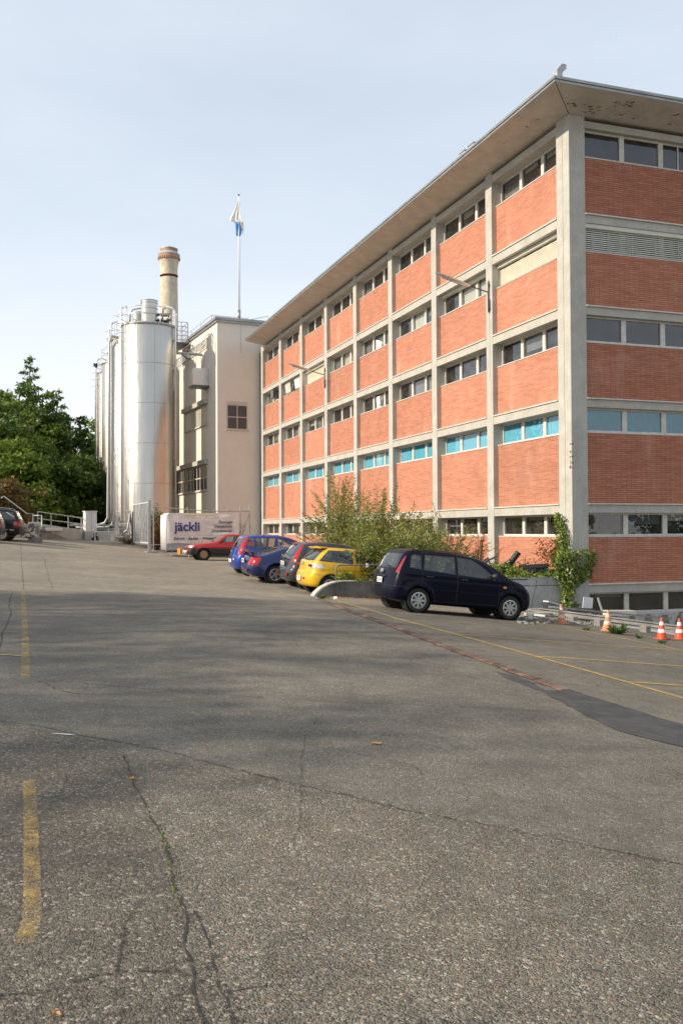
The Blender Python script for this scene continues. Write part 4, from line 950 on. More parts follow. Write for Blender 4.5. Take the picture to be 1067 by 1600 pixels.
mb = MB(); mb.prism([(0, t1), (TL, t1), (TL-.1, t1+.09), (.1, t1+.09)], -.02, TWd, 'Y'); mb.build('roof_cover', MT['tarp'], Tr)
mb = MB()
for i in range(7): mb.tube([(-.03, .1+i*.3, t0-.35), (-.05-.02*(i % 2), .12+i*.3, (t0+t1)/2), (-.03, .1+i*.3, t1)], .07, 6)
mb.build('end_flap', MT['white'], Tr, smooth=True)
mb = MB(); mb.box(0, TL, .03, TWd-.03, t0-.38, t0-.01); sd = mb.build('side_board', MT['galv'], Tr)
mb = MB(); mb.box(0, TL, .2, TWd-.2, t0-.5, t0-.385); mb.build('chassis', MT['darksteel'], Tr)
for x in (.25, 1.9, 2.4, TL-.2):
    if x in (1.9, 2.4):
        mb = MB(); mb.lathe([(.12, -.1), (.30, -.1), (.33, -.06), (.33, .06), (.30, .1), (.12, .1)], 24, (x+.3*0, .25, .33), 'Y'); mb.build('wheel', MT['rubber'], Tr, smooth='auto')
    else:
        mb = MB(); mb.tube([(x, .1, 0), (x, .1, t0-.4)], .03, 8); mb.box(x-.08, x+.08, .02, .18, 0, .02); mb.build('support_leg', MT['galv'], Tr)
for i in range(13): pass
mb = MB()
for i in range(12): mb.lathe([(0, -.006), (.02, -.006), (.02, 0)], 8, (.1, -.03, t0+.06+(t1-t0-.12)*i/11), 'Y')
for i in range(20): mb.lathe([(0, -.006), (.02, -.006), (.02, 0)], 8, (.15+i*.2, -.03, t0+.05), 'Y')
mb.build('eyelet', MT['plastic'], tp)
RX = (math.pi/2, 0, 0); ph = t1-t0
text_mesh('jäckli', .72, MT['navy'], tp, (.40, -.085, t0+ph*.44), RX, bold=.014)
for i, s_ in enumerate(('Geologie', 'Geotechnik', 'Grundwasser')):
    o = text_mesh(s_, .225, MT['greyprint'], tp, (0, -.085, t0+ph*(.70-.155*i)), RX, bold=.004); wdt = max(v.co.x for v in o.data.vertices); o.location.x = 3.72-wdt
    mb = MB(); mb.box(2.1+.25*(2-i)-.2, 3.72, -.083, -.08, t0+ph*(.655-.155*i), t0+ph*(.655-.155*i)+.006)
    if i < 2: mb.build('print_line', MT['greyprint'], tp)
text_mesh('Zürich · Baden · Winterthur', .215, MT['ink'], tp, (.35, -.085, t0+ph*.13), RX, space=1.08, bold=.004)
for z_ in (.28, .88): mb = MB(); mb.box(.4, 3.0, -.083, -.08, t0+ph*z_, t0+ph*z_+.007); mb.build('print_line', MT['greyprint'], tp)
mb = MB(); mb.box(.9, 2.75, -.083, -.075, t0+ph*.955, t0+ph*.985); mb.build('yellow_strip', MT['yellowtape'], tp)
# orange drawbar frame
p = G(287, 872.5)
r_ = empty('drawbar_frame', p, TH, 'low orange steel drawbar frame beside the front of the red car', 'trailer frame')
mb = MB(); mb.box(-.1, 1.5, .5, .62, .32, .44); mb.box(-.1, 1.6, 1.2, 1.32, .32, .44); mb.box(-.12, 0, .5, 1.3, .2, .5); mb.cbox((.5, .7, .2), (1.0, .1, .1), 0, .25); mb.build('frame', MT['orange'], r_, bevel=.015)
mb = MB(); mb.tube([(.35, .45, 0), (.35, .45, .55)], .04); mb.build('jack', MT['alum'], r_)

# ------------------------------------------------------------------ cars: a smooth shell grown from side and front outlines, then cut into its panels
def sdpoly(px, pz, poly):
    n = len(poly); d = np.full(px.shape, 1e9); inside = np.zeros(px.shape, bool)
    for i in range(n):
        ax, az = poly[i]; bx, bz = poly[(i+1) % n]; ex, ez = bx-ax, bz-az; wx, wz = px-ax, pz-az
        t = np.clip((wx*ex+wz*ez)/(ex*ex+ez*ez), 0, 1); d = np.minimum(d, (wx-ex*t)**2+(wz-ez*t)**2)
        c = (az > pz) != (bz > pz)
        with np.errstate(divide='ignore', invalid='ignore'): xi = (bx-ax)*(pz-az)/(bz-az if bz != az else 1e-9)+ax
        inside ^= c & (px < xi)
    return np.where(inside, -1, 1)*np.sqrt(d)
def smooth_poly(P, it=2):
    for _ in range(it):
        Q = []
        for i in range(len(P)):
            a, b = P[i], P[(i+1) % len(P)]; Q += [(a[0]*.75+b[0]*.25, a[1]*.75+b[1]*.25), (a[0]*.25+b[0]*.75, a[1]*.25+b[1]*.75)]
        P = Q
    return P
def shell(sp, h):
    poly = smooth_poly(sp['side'], 1); x0 = min(p[0] for p in poly); x1 = max(p[0] for p in poly); zt = max(p[1] for p in poly)
    hz = [a for a, b in sp['hw']]; hv = [b for a, b in sp['hw']]; Wm = max(hv); xm = (x0+x1)/2; k = sp.get('k', .13); arch = sp.get('flare', .018)
    bf, br = sp.get('bow', (.28, .16)); ends = sp.get('ends', (.10, .07)); ra = sp['ra']; wb = sp['wb']; rz = sp['r']
    def F(x, y, z):
        ya = np.abs(y); u = np.clip(ya/Wm, 0, 1.15)**2.6
        xe = x + bf*u*np.clip((x-xm)/(x1-xm), 0, 1)**.8 - br*u*np.clip((xm-x)/(xm-x0), 0, 1)**.8
        A = sdpoly(xe, z, poly)
        hw = np.interp(z, hz, hv)
        hw = hw*(1-ends[0]*np.clip((x-x1+1.0)/1.0, 0, 1)**2-ends[1]*np.clip((x0+.8-x)/.8, 0, 1)**2)
        for xc in (0, wb):
            dd = np.sqrt((x-xc)**2+(z-rz)**2); hw = hw + arch*np.exp(-((dd-ra-.03)/.07)**2)
        hw = hw - sp.get('crease', .008)*np.exp(-((z-sp.get('cz', .78))/.03)**2) + .006*np.exp(-((z-sp.get('cz', .78)-.06)/.04)**2)
        Bv = (ya-hw)*.94
        hk = np.clip(.5+.5*(Bv-A)/k, 0, 1); return A*(1-hk)+Bv*hk+k*hk*(1-hk)
    xs = np.arange(x0-.1, x1+.15, h); ys = np.arange(-Wm-.12, Wm+.12+h, h); ys = ys-(ys[0]+ys[-1])/2; zs = np.arange(.05, zt+.15, h)
    X, Y, Z = np.meshgrid(xs, ys, zs, indexing='ij'); V = F(X, Y, Z); sg = V < 0
    s = sg.astype(np.int8); cell = s[:-1, :-1, :-1]+s[1:, :-1, :-1]+s[:-1, 1:, :-1]+s[:-1, :-1, 1:]+s[1:, 1:, :-1]+s[1:, :-1, 1:]+s[:-1, 1:, 1:]+s[1:, 1:, 1:]
    act = (cell > 0) & (cell < 8); idx = -np.ones(act.shape, int); ii = np.argwhere(act); idx[act] = np.arange(len(ii))
    P = np.stack([xs[ii[:, 0]]+h/2, ys[ii[:, 1]]+h/2, zs[ii[:, 2]]+h/2], 1)
    for _ in range(5):
        e = 1e-3; v = F(P[:, 0], P[:, 1], P[:, 2])
        g = np.stack([F(P[:, 0]+e, P[:, 1], P[:, 2])-v, F(P[:, 0], P[:, 1]+e, P[:, 2])-v, F(P[:, 0], P[:, 1], P[:, 2]+e)-v], 1)/e
        P = P - .8*(v/np.maximum((g**2).sum(1), .3))[:, None]*g
    fs = []
    for ax in range(3):
        sl0 = [slice(None)]*3; sl1 = [slice(None)]*3; sl0[ax] = slice(0, -1); sl1[ax] = slice(1, None)
        dif = sg[tuple(sl0)] != sg[tuple(sl1)]; E = np.argwhere(dif); b, c = [(1, 2), (2, 0), (0, 1)][ax]
        for e in E:
            if e[b] < 1 or e[c] < 1 or e[b] >= act.shape[b] or e[c] >= act.shape[c]: continue
            q = []
            for db, dc in ((-1, -1), (0, -1), (0, 0), (-1, 0)):
                t = list(e); t[b] += db; t[c] += dc; q.append(idx[tuple(t)])
            if min(q) < 0: continue
            if not sg[tuple(e)]: q = q[::-1]
            fs.append(q)
    return P, fs
def inpoly(x, z, poly):
    c = False; n = len(poly)
    for i in range(n):
        ax, az = poly[i]; bx, bz = poly[(i+1) % n]
        if (az > z) != (bz > z) and x < (bx-ax)*(z-az)/(bz-az)+ax: c = not c
    return c
def grow(poly, g):
    cx_ = sum(p[0] for p in poly)/len(poly); cz_ = sum(p[1] for p in poly)/len(poly); n = len(poly); out = []
    ar = sum(poly[i][0]*poly[(i+1) % n][1]-poly[(i+1) % n][0]*poly[i][1] for i in range(n)); s = 1 if ar > 0 else -1
    L_ = []
    for i in range(n):
        (ax, az), (bx, bz) = poly[i], poly[(i+1) % n]; l = math.hypot(bx-ax, bz-az); nx, nz = (bz-az)/l*s, -(bx-ax)/l*s; L_.append((nx, nz, nx*ax+nz*az+g))
    for i in range(n):
        a, b = L_[i-1], L_[i]; det = a[0]*b[1]-b[0]*a[1]
        if abs(det) < .05: out.append((poly[i][0]+b[0]*g, poly[i][1]+b[1]*g)); continue
        out.append(((a[2]*b[1]-b[2]*a[1])/det, (a[0]*b[2]-b[0]*a[2])/det))
    return out
def wheel(parent, x, y, r, wdt, style, sgn):
    mb = MB(); rr = r*.64
    mb.lathe([(rr, -wdt/2+.01), (r-.045, -wdt/2), (r-.012, -wdt/2+.02), (r, -wdt/2+.05), (r, wdt/2-.05), (r-.012, wdt/2-.02), (r-.045, wdt/2), (rr, wdt/2-.01)], 40, (0, 0, 0), 'Y')
    t = mb.build('wheel', MT['rubber'], parent, smooth='auto'); t.location = (x, y, r)
    o = sgn*wdt/2; f = MB()
    def ring(r0, r1, d0, d1): f.lathe([(r0, o-sgn*d0), (r1, o-sgn*d1)], 32, (0, 0, 0), 'Y')
    ring(rr+.004, rr-.02, .006, .0); ring(rr-.02, rr-.035, .0, .03)
    n, w_, d_ = {'cap': (8, .046, .012), 'star': (5, .062, .03), 'steel': (10, .05, .03)}[style]
    f.lathe([(0, o-sgn*(d_-.008)), (.055, o-sgn*(d_-.008)), (.065, o-sgn*(d_+.01))], 20, (0, 0, 0), 'Y')
    for i in range(n):
        a = 2*math.pi*i/n; ca, sa = math.cos(a), math.sin(a)
        for s2 in ((-1, 1) if style == 'star' else (0,)):
            q = []
            for rad, hw in ((.04, w_*.55), (rr-.015, w_*(.5 if style == 'star' else .62))):
                for sd in (-1, 1):
                    u = hw*sd*(.45 if s2 else 1)+s2*(rad*.10); q.append((rad*ca-u*sa, rad*sa+u*ca))
            y0 = o-sgn*d_; y1 = o-sgn*(d_+.03)
            f.add([(q[k][0], y0, q[k][1]) for k in (0, 1, 3, 2)]+[(q[k][0], y1, q[k][1]) for k in (0, 1, 3, 2)], [(0, 1, 2, 3), (0, 4, 5, 1), (1, 5, 6, 2), (2, 6, 7, 3), (3, 7, 4, 0)])
    f.build('rim', MT['gold'] if style == 'steel' else MT['hub'], t, smooth='auto')
    d = MB(); d.lathe([(0, o-sgn*.075), (rr, o-sgn*.075)], 24, (0, 0, 0), 'Y'); d.build('brake_disc', MT['darksteel'], t)
    return t
MT['seat_cloth'] = mat('seat_cloth', (.07, .07, .075), .9, var=.3)
MT['gold'] = mat('gold_rim', (.45, .34, .17), .4, .5, .2)
def carpaint(name, col, metallic=.3, coat=.8):
    m = mat(name, col, .35, metallic, .12, 4, coat=coat, spec=.22); t = m.node_tree; b = t.nodes['Principled BSDF']     # the inside of the shell is dark trim
    g = t.nodes.new('ShaderNodeNewGeometry'); d = t.nodes.new('ShaderNodeBsdfDiffuse'); d.inputs[0].default_value = (.03, .03, .032, 1); ms = t.nodes.new('ShaderNodeMixShader')
    t.links.new(g.outputs['Backfacing'], ms.inputs[0]); t.links.new(b.outputs[0], ms.inputs[1]); t.links.new(d.outputs[0], ms.inputs[2]); t.links.new(ms.outputs[0], t.nodes['Material Output'].inputs[0]); return m
MT['navy_paint'] = carpaint('navy_paint', (.003, .004, .013), 0, .15); MT['yellow_paint'] = carpaint('car_yellow', (.72, .42, .015), .1)
MT['navy_paint'].node_tree.nodes['Principled BSDF'].inputs['Specular IOR Level'].default_value = .1
MT['grey_paint'] = carpaint('car_grey', (.055, .057, .062), .5); MT['deepblue_paint'] = carpaint('deep_blue', (.012, .024, .105), .4)
MT['blue_paint'] = carpaint('car_blue', (.022, .055, .30), .4); MT['red_paint'] = carpaint('car_red', (.52, .018, .018), .1); MT['black_paint'] = carpaint('car_black', (.006, .006, .007), 0, .4)
def make_car(sp, paint, label, res=.05, group=None):
    root = empty('car', (0, 0, 0), 0, label, 'car', group)
    P, fs = shell(sp, res); me = bpy.data.meshes.new('s'); me.from_pydata(P.tolist(), [], fs)
    bm = bmesh.new(); bm.from_mesh(me); bpy.data.meshes.remove(me)
    lay = bm.faces.layers.int.new('reg')
    bmesh.ops.smooth_vert(bm, verts=bm.verts, factor=.0)
    W = max(b for a, b in sp['hw']); regs = []
    ra = sp['ra']; r = sp['r']
    for xc in (0, sp['wb']):
        regs.append(dict(n='arch', pl='xz', poly=[(xc+ra*math.cos(2*math.pi*i/24), r+.01+ra*math.sin(2*math.pi*i/24)) for i in range(24)], ymin=W-.42, m=None, gap=0))
    regs += sp['regs']; full = []
    for g in regs:
        if g.get('gap', .007): full.append(dict(g, n='gap', poly=grow(g['poly'], g.get('gap', .007)), m='gapm'))
        full.append(g)
    regs2 = full
    for g in regs2:
        poly = g['poly']; ax = (0, 2) if g['pl'] == 'xz' else (1, 2)
        polys = [poly] if g['pl'] == 'xz' or g.get('whole') else [poly, [(-a, b) for a, b in poly]]
        for poly in polys:
            u0, u1 = min(p[0] for p in poly)-.03, max(p[0] for p in poly)+.03; w0, w1 = min(p[1] for p in poly)-.03, max(p[1] for p in poly)+.03
            for i in range(len(poly)):
                (a0, b0), (a1, b1) = poly[i], poly[(i+1) % len(poly)]; dx, dz = a1-a0, b1-b0
                co = (a0, 0, b0) if ax[0] == 0 else (0, a0, b0); no = (dz, 0, -dx) if ax[0] == 0 else (0, dz, -dx)
                ea0, ea1, eb0, eb1 = min(a0, a1)-.06, max(a0, a1)+.06, min(b0, b1)-.06, max(b0, b1)+.06
                sel = []
                for f in bm.faces:
                    c = f.calc_center_median(); u = c[ax[0]]
                    if ea0 < u < ea1 and eb0 < c.z < eb1 and (g['pl'] == 'yz' or abs(c.y) > g.get('ymin', .3)-.1):
                        if g['pl'] == 'yz' and not g['cond'](c, f.normal): continue
                        sel.append(f)
                if not sel: continue
                ge = set(sel)
                for f in sel: ge.update(f.edges); ge.update(f.verts)
                bmesh.ops.bisect_plane(bm, geom=list(ge), dist=1e-5, plane_co=co, plane_no=no)
            if g['pl'] == 'xz' and g.get('ycut'):
                for sgn in (-1, 1):
                    sel = [f for f in bm.faces if u0 < f.calc_center_median().x < u1 and w0 < f.calc_center_median().z < w1 and abs(f.calc_center_median().y-sgn*g['ymin']) < .08]
                    ge = set(sel)
                    for f in sel: ge.update(f.edges); ge.update(f.verts)
                    bmesh.ops.bisect_plane(bm, geom=list(ge), dist=1e-5, plane_co=(0, sgn*g['ymin'], 0), plane_no=(0, 1, 0))
    bm.normal_update()
    for f in bm.faces:
        c = f.calc_center_median(); lab = 0
        for gi, g in enumerate(regs2):
            if g['pl'] == 'xz':
                if abs(c.y) < g.get('ymin', .3): continue
                if abs(f.normal.y) < g.get('nmin', .0): continue
                ok = inpoly(c.x, c.z, g['poly'])
            else:
                ok = g['cond'](c, f.normal) and (inpoly(c.y, c.z, g['poly']) or (not g.get('whole') and inpoly(-c.y, c.z, g['poly'])))
            if ok and not (g['n'] == 'gap' and lab and regs2[lab-1]['n'] == 'arch') and not (lab and regs2[lab-1]['n'] == 'arch'): lab = gi+1
        f[lay] = lab
    groups = {}
    for f in bm.faces:
        l = f[lay]; g = regs2[l-1] if l else None
        if g and g['n'] == 'arch': continue
        key = ('body', 0) if (not g or g['n'] == 'gap') else ((l, 1 if f.calc_center_median().y > 0 else -1) if not g.get('whole') else (l, 0))
        groups.setdefault(key, []).append(f)
    nrm = {v.index: v.normal.copy() for v in bm.verts}; bm.verts.index_update()
    nrm = [v.normal.copy() for v in bm.verts]
    for key, faces in groups.items():
        vm = {}; vs = []; ff = []; mi = []
        for f in faces:
            t = []
            for v in f.verts:
                if v.index not in vm: vm[v.index] = len(vs); vs.append(v.co.copy())
                t.append(vm[v.index])
            ff.append(t); l = f[lay]; mi.append(1 if (l and regs2[l-1]['n'] == 'gap') else (2 if (key[0] == 'body' and sp.get('lower') and f.calc_center_median().z < sp['lower']) else 0))
        g = None if key[0] == 'body' else regs2[key[0]-1]
        nm = 'body' if g is None else g['n']; m2 = bpy.data.meshes.new(nm); m2.from_pydata(vs, [], ff)
        m2.materials.append(MT[paint] if g is None or g['m'] == 'paint' else MT[g['m']])
        if g is None: m2.materials.append(MT['plastic']); m2.materials.append(MT['plastic']); m2.polygons.foreach_set('material_index', mi)
        m2.shade_smooth(); inv = {b: a for a, b in vm.items()}
        m2.normals_split_custom_set_from_vertices([nrm[inv[i]] for i in range(len(vs))])
        o = bpy.data.objects.new(nm, m2); COL.objects.link(o); o.parent = root
    bm.free()
    # arch liners, underside, wheels
    for xc in (0, sp['wb']):
        for s in (-1, 1):
            mb = MB(); y1 = W-.035; mb.lathe([(ra-.002, s*y1), (ra-.01, s*(W-.40)), (0, s*(W-.41))], 28, (xc, 0, r+.01), 'Y'); mb.build('arch_liner', MT['rubber'], root)
            wd = sp.get('wd', .19); wheel(root, xc, s*(W-.02-wd/2), r, wd, sp.get('rim', 'cap'), s)
    # seats and dashboard seen through the windows
    zb = sp.get('seatz', .48)*sp.get('zs', 1); zc = min(1.0, max(p[1] for p in sp['side'])*.62)
    for xs_ in (.62, 1.42):
        for s in (-1, 1):
            mb = MB(); mb.cbox((xs_+.22, s*.36, zb), (.5, .5, .16)); mb.cbox((xs_-.06, s*.36, zb+.34), (.14, .5, .62), 0, -.18); mb.cbox((xs_-.14, s*.36, zb+.72), (.09, .26, .17), 0, -.1); mb.build('seat', MT['seat_cloth'], root, bevel=.04)
    mb = MB(); mb.cbox((2.0, 0, zc-.06), (.35, 1.36, .2)); mb.build('dashboard', MT['plastic'], root, bevel=.04)
    mb = MB(); mb.box(-.3, 2.2, -.7, .7, .22, .30); mb.build('cabin_floor', MT['plastic'], root)
    mb = MB(); mb.tube([(1.82+.05*math.sin(a_), .36+.18*math.cos(a_), zc+.02+.17*math.sin(a_)) for a_ in np.linspace(0, 2*math.pi, 17)], .014, 6); mb.build('steering_wheel', MT['plastic'], root, smooth=True)
    for nm, fn, m in sp.get('extra', []):
        mb = MB(); fn(mb); par = list(range(len(mb.v)))
        def fd(a):
            while par[a] != a: a = par[a]
            return a
        for f in mb.f:
            for v in f[1:]: par[fd(v)] = fd(f[0])
        isl = {}
        for f in mb.f: isl.setdefault(fd(f[0]), []).append(f)
        for fsub in isl.values():
            ids = sorted({v for f in fsub for v in f}); mp_ = {v: i for i, v in enumerate(ids)}; m3 = MB(); m3.add([mb.v[i] for i in ids], [tuple(mp_[v] for v in f) for f in fsub])
            m3.build(nm, MT[m], root, bevel=.006)
    for s in (-1, 1):
        mx_, mz_ = sp['mirror']; hwv = np.interp(mz_, [a for a, b in sp['hw']], [b for a, b in sp['hw']])
        mb = MB(); mb.lathe([(0, 0), (.05, .01), (.085, .05), (.09, .1), (.0, .12)], 12, (0, 0, 0), 'X'); o = mb.build('mirror', MT[sp.get('mm', paint)], root, smooth=True)
        o.location = (mx_-.06, s*(hwv+.11), mz_+.02); o.scale = (1, 1.1, .8)
    return root
def place(root, sp, right_rear, h, right=True):
    d = Vector((math.cos(h), math.sin(h), 0)); rgt = Vector((d.y, -d.x, 0)); W = max(b for a, b in sp['hw'])-.1
    c = right_rear - rgt*W*(1 if right else -1)
    f = lambda a, b: Vector(((c+d*a+rgt*b).x, (c+d*a+rgt*b).y, gz((c+d*a+rgt*b).x, (c+d*a+rgt*b).y)))
    rl, rr, fl_, fr = f(0, -W), f(0, W), f(sp['wb'], -W), f(sp['wb'], W)
    xa = ((fl_+fr)-(rl+rr)).normalized(); ya = ((rl+fl_)-(rr+fr)).normalized(); za = xa.cross(ya).normalized(); ya = za.cross(xa)
    M = Matrix((xa, ya, za)).transposed().to_4x4(); M.translation = (rl+rr+fl_+fr)/4 - xa*sp['wb']/2; root.matrix_world = M
def rear(c, n): return n.x < -.12 and c.x < .55
def front(c, n): return n.x > .12 and c.x > 1.3
def plate_text(root, x, z, txt, w=.5, hgt=.11, rot=0, y=0):
    m = Matrix.Rotation(-math.pi/2, 4, 'Z') @ Matrix.Rotation(math.pi/2, 4, 'X')
    mb = MB(); mb.box(x-.012, x, y-w/2, y+w/2, z-hgt/2, z+hgt/2); p = mb.build('number_plate', MT['plate'], root, bevel=.003)
    o = text_mesh(txt, hgt*.95, MT['ink'], p, (0, 0, 0), (0, 0, 0), ext=.001)
    wd = max(v.co.x for v in o.data.vertices); k = min(1, w*.88/wd)
    o.matrix_local = Matrix.Translation((x-.0145, y+wd*k/2, z-hgt*.34)) @ m @ Matrix.Diagonal((k, 1, 1, 1))
HW = [(.15, .78), (.3, .83), (.55, .85), (.75, .848), (.92, .825), (1.05, .78), (1.25, .70), (1.42, .63), (1.55, .56)]
def hwm(s, zs=1): return [(a*zs, b*s) for a, b in HW]

# 1 the near dark blue compact people carrier
F1 = dict(wb=2.485, r=.305, ra=.345, hw=[(.15, .80), (.3, .845), (.55, .862), (.8, .86), (.96, .84), (1.1, .79), (1.3, .72), (1.45, .655), (1.6, .56)], k=.12, rim='cap', cz=.86, mirror=(1.93, 1.03), bow=(.26, .12),
 side=[(-.66, .27), (-.71, .36), (-.72, .56), (-.69, .74), (-.64, .94), (-.56, 1.10), (-.43, 1.37), (-.34, 1.475), (-.15, 1.515), (.4, 1.54), (1.0, 1.525), (1.5, 1.475), (1.85, 1.375), (2.2, 1.215), (2.52, 1.055), (2.68, .985), (2.92, .925), (3.10, .85), (3.20, .74), (3.25, .56), (3.25, .36), (3.16, .25), (2.9, .22), (.4, .22)],
 regs=[dict(n='door', pl='xz', poly=[(.05, 1.47), (.98, 1.47), (.98, .32), (.42, .32), (.33, .6), (.05, .78)], ymin=.5, m='paint'),
  dict(n='door', pl='xz', poly=[(1.0, 1.47), (1.45, 1.44), (1.80, 1.30), (2.15, .98), (2.13, .34), (1.0, .32)], ymin=.5, m='paint'),
  dict(n='bumper', pl='xz', poly=[(-.9, .60), (-.33, .60), (-.33, .1), (-.9, .1)], ymin=0, m='paint', whole=1),
  dict(n='bumper', pl='xz', poly=[(2.86, .10), (2.86, .50), (3.12, .60), (3.5, .60), (3.5, .1)], ymin=0, m='paint', whole=1),
  dict(n='window', pl='xz', poly=[(-.27, 1.09), (.0, 1.07), (.0, 1.365), (-.14, 1.385), (-.22, 1.35)], ymin=.5, m='carglass', gap=.02),
  dict(n='window', pl='xz', poly=[(.09, 1.06), (.91, 1.02), (.91, 1.405), (.14, 1.395)], ymin=.5, m='carglass', gap=.02),
  dict(n='window', pl='xz', poly=[(1.01, 1.015), (1.98, .975), (1.88, 1.08), (1.62, 1.27), (1.38, 1.385), (1.01, 1.41)], ymin=.5, m='carglass', gap=.02),
  dict(n='rear_window', pl='yz', whole=1, poly=[(-.56, 1.05), (.56, 1.05), (.50, 1.38), (-.50, 1.38)], cond=rear, m='carglass', gap=.015),
  dict(n='windscreen', pl='yz', whole=1, poly=[(-.68, 1.06), (.68, 1.06), (.55, 1.405), (-.55, 1.405)], cond=front, m='carglass', gap=.02),
  dict(n='tail_light', pl='xz', poly=[(-.8, .93), (-.555, .93), (-.31, 1.44), (-.38, 1.50), (-.8, 1.50)], ymin=.65, ycut=1, m='redlamp'),
  dict(n='headlight', pl='xz', poly=[(2.86, .86), (3.05, .84), (3.5, .70), (3.5, .60), (3.12, .62)], ymin=.42, ycut=1, m='clearlamp'),
  dict(n='side_repeater', pl='xz', poly=[(2.24, .77), (2.33, .77), (2.33, .82), (2.24, .82)], ymin=.6, m='orangelamp', gap=.004)],
 extra=[('rubbing_strip', lambda mb: [mb.box(.42, 2.1, s*.868-.012, s*.868+.012, .55, .60) for s in (-1, 1)], 'navy_paint'),
  ('door_handle', lambda mb: [mb.box(x, x+.17, s*.862-.018, s*.862+.018, .88, .91) for s in (-1, 1) for x in (.16, 1.08)], 'plastic'),
  ('wiper', lambda mb: mb.cbox((-.61, -.12, 1.10), (.02, .34, .02), 0, 0, .12), 'plastic'),
  ('roof_strip', lambda mb: [mb.tube([(-.2, s*.60, 1.51), (.5, s*.62, 1.545), (1.2, s*.61, 1.52), (1.6, s*.60, 1.465)], .012, 6) for s in (-1, 1)], 'plastic'),
  ('tailgate_trim', lambda mb: mb.box(-.70, -.66, -.28, .28, .80, .83), 'plastic'),
  ('badge', lambda mb: mb.lathe([(0, -.705), (.05, -.70), (.06, -.66)], 14, (0, 0, .93), 'X'), 'hub')])
c1 = make_car(F1, 'navy_paint', 'dark navy compact people carrier parked in front of the low concrete wall', .042)
for o in c1.children:
    if o.name.startswith('mirror'): o.data.materials[0] = MT['plastic']
plate_text(c1, -.715, .71, 'ZH·21571', .32, .13)
place(c1, F1, at(649.7, 956.4, 22.5), TH)

# 2 yellow hatchback
F2 = dict(wb=2.54, r=.30, ra=.34, hw=hwm(1.0), rim='cap', cz=.72, mirror=(1.75, .98), bow=(.3, .22), ends=(.12, .1),
 side=[(-.55, .22), (-.66, .30), (-.70, .45), (-.68, .62), (-.62, .70), (-.60, .86), (-.56, 1.0), (-.40, 1.16), (-.20, 1.34), (-.08, 1.405), (.3, 1.42), (.9, 1.41), (1.35, 1.35), (1.7, 1.21), (2.05, 1.03), (2.2, .96), (2.7, .88), (3.1, .76), (3.3, .62), (3.33, .4), (3.2, .22)],
 regs=[dict(n='door', pl='xz', poly=[(.75, 1.38), (1.3, 1.33), (1.85, 1.0), (1.95, .9), (1.95, .3), (.75, .3)], ymin=.5, m='paint'),
  dict(n='bumper', pl='xz', poly=[(-.9, .655), (-.32, .60), (-.32, .1), (-.9, .1)], ymin=0, m='paint', whole=1),
  dict(n='window', pl='xz', poly=[(-.32, 1.03), (.68, .99), (.68, 1.32), (-.05, 1.32)], ymin=.5, m='carglass', gap=.02),
  dict(n='window', pl='xz', poly=[(.80, .985), (1.75, .96), (1.3, 1.26), (1.1, 1.32), (.80, 1.33)], ymin=.5, m='carglass', gap=.02),
  dict(n='rear_window', pl='yz', whole=1, poly=[(-.56, 1.03), (.56, 1.03), (.50, 1.33), (-.50, 1.33)], cond=rear, m='carglass', gap=.02),
  dict(n='windscreen', pl='yz', whole=1, poly=[(-.64, 1.02), (.64, 1.02), (.52, 1.32), (-.52, 1.32)], cond=front, m='carglass', gap=.02),
  dict(n='tail_light', pl='xz', poly=[(-.8, .80), (-.22, .80), (-.28, .92), (-.8, .92)], ymin=.40, ycut=1, m='clearlamp', gap=.005)],
 extra=[('spoiler', lambda mb: mb.cbox((-.17, 0, 1.405), (.22, 1.12, .03), 0, -.12), 'yellow_paint'), ('wiper', lambda mb: mb.cbox((-.57, -.1, 1.06), (.02, .4, .025), 0, 0, .1), 'plastic'),
  ('reflector', lambda mb: [mb.box(-.69, -.64, s*.33-.07, s*.33+.07, .44, .50) for s in (-1, 1)], 'redlamp'), ('badge', lambda mb: mb.lathe([(0, -.64), (.05, -.635), (.055, -.58)], 14, (0, 0, .9), 'X'), 'hub'),
  ('lamp_core', lambda mb: [mb.lathe([(0, -.625), (.04, -.62), (.04, -.52)], 12, (0, s*.55, .86), 'X') for s in (-1, 1)], 'redlamp'),
  ('roof_aerial', lambda mb: mb.tube([(0, 0, 1.42), (-.2, 0, 1.6)], .006, 5), 'plastic')])
c2 = make_car(F2, 'yellow_paint', 'bright yellow three door hatchback partly hidden by the bush and the low wall')
plate_text(c2, -.71, .46, '73', .30, .15); place(c2, F2, at(513, 931, 27.6), TH+.02)

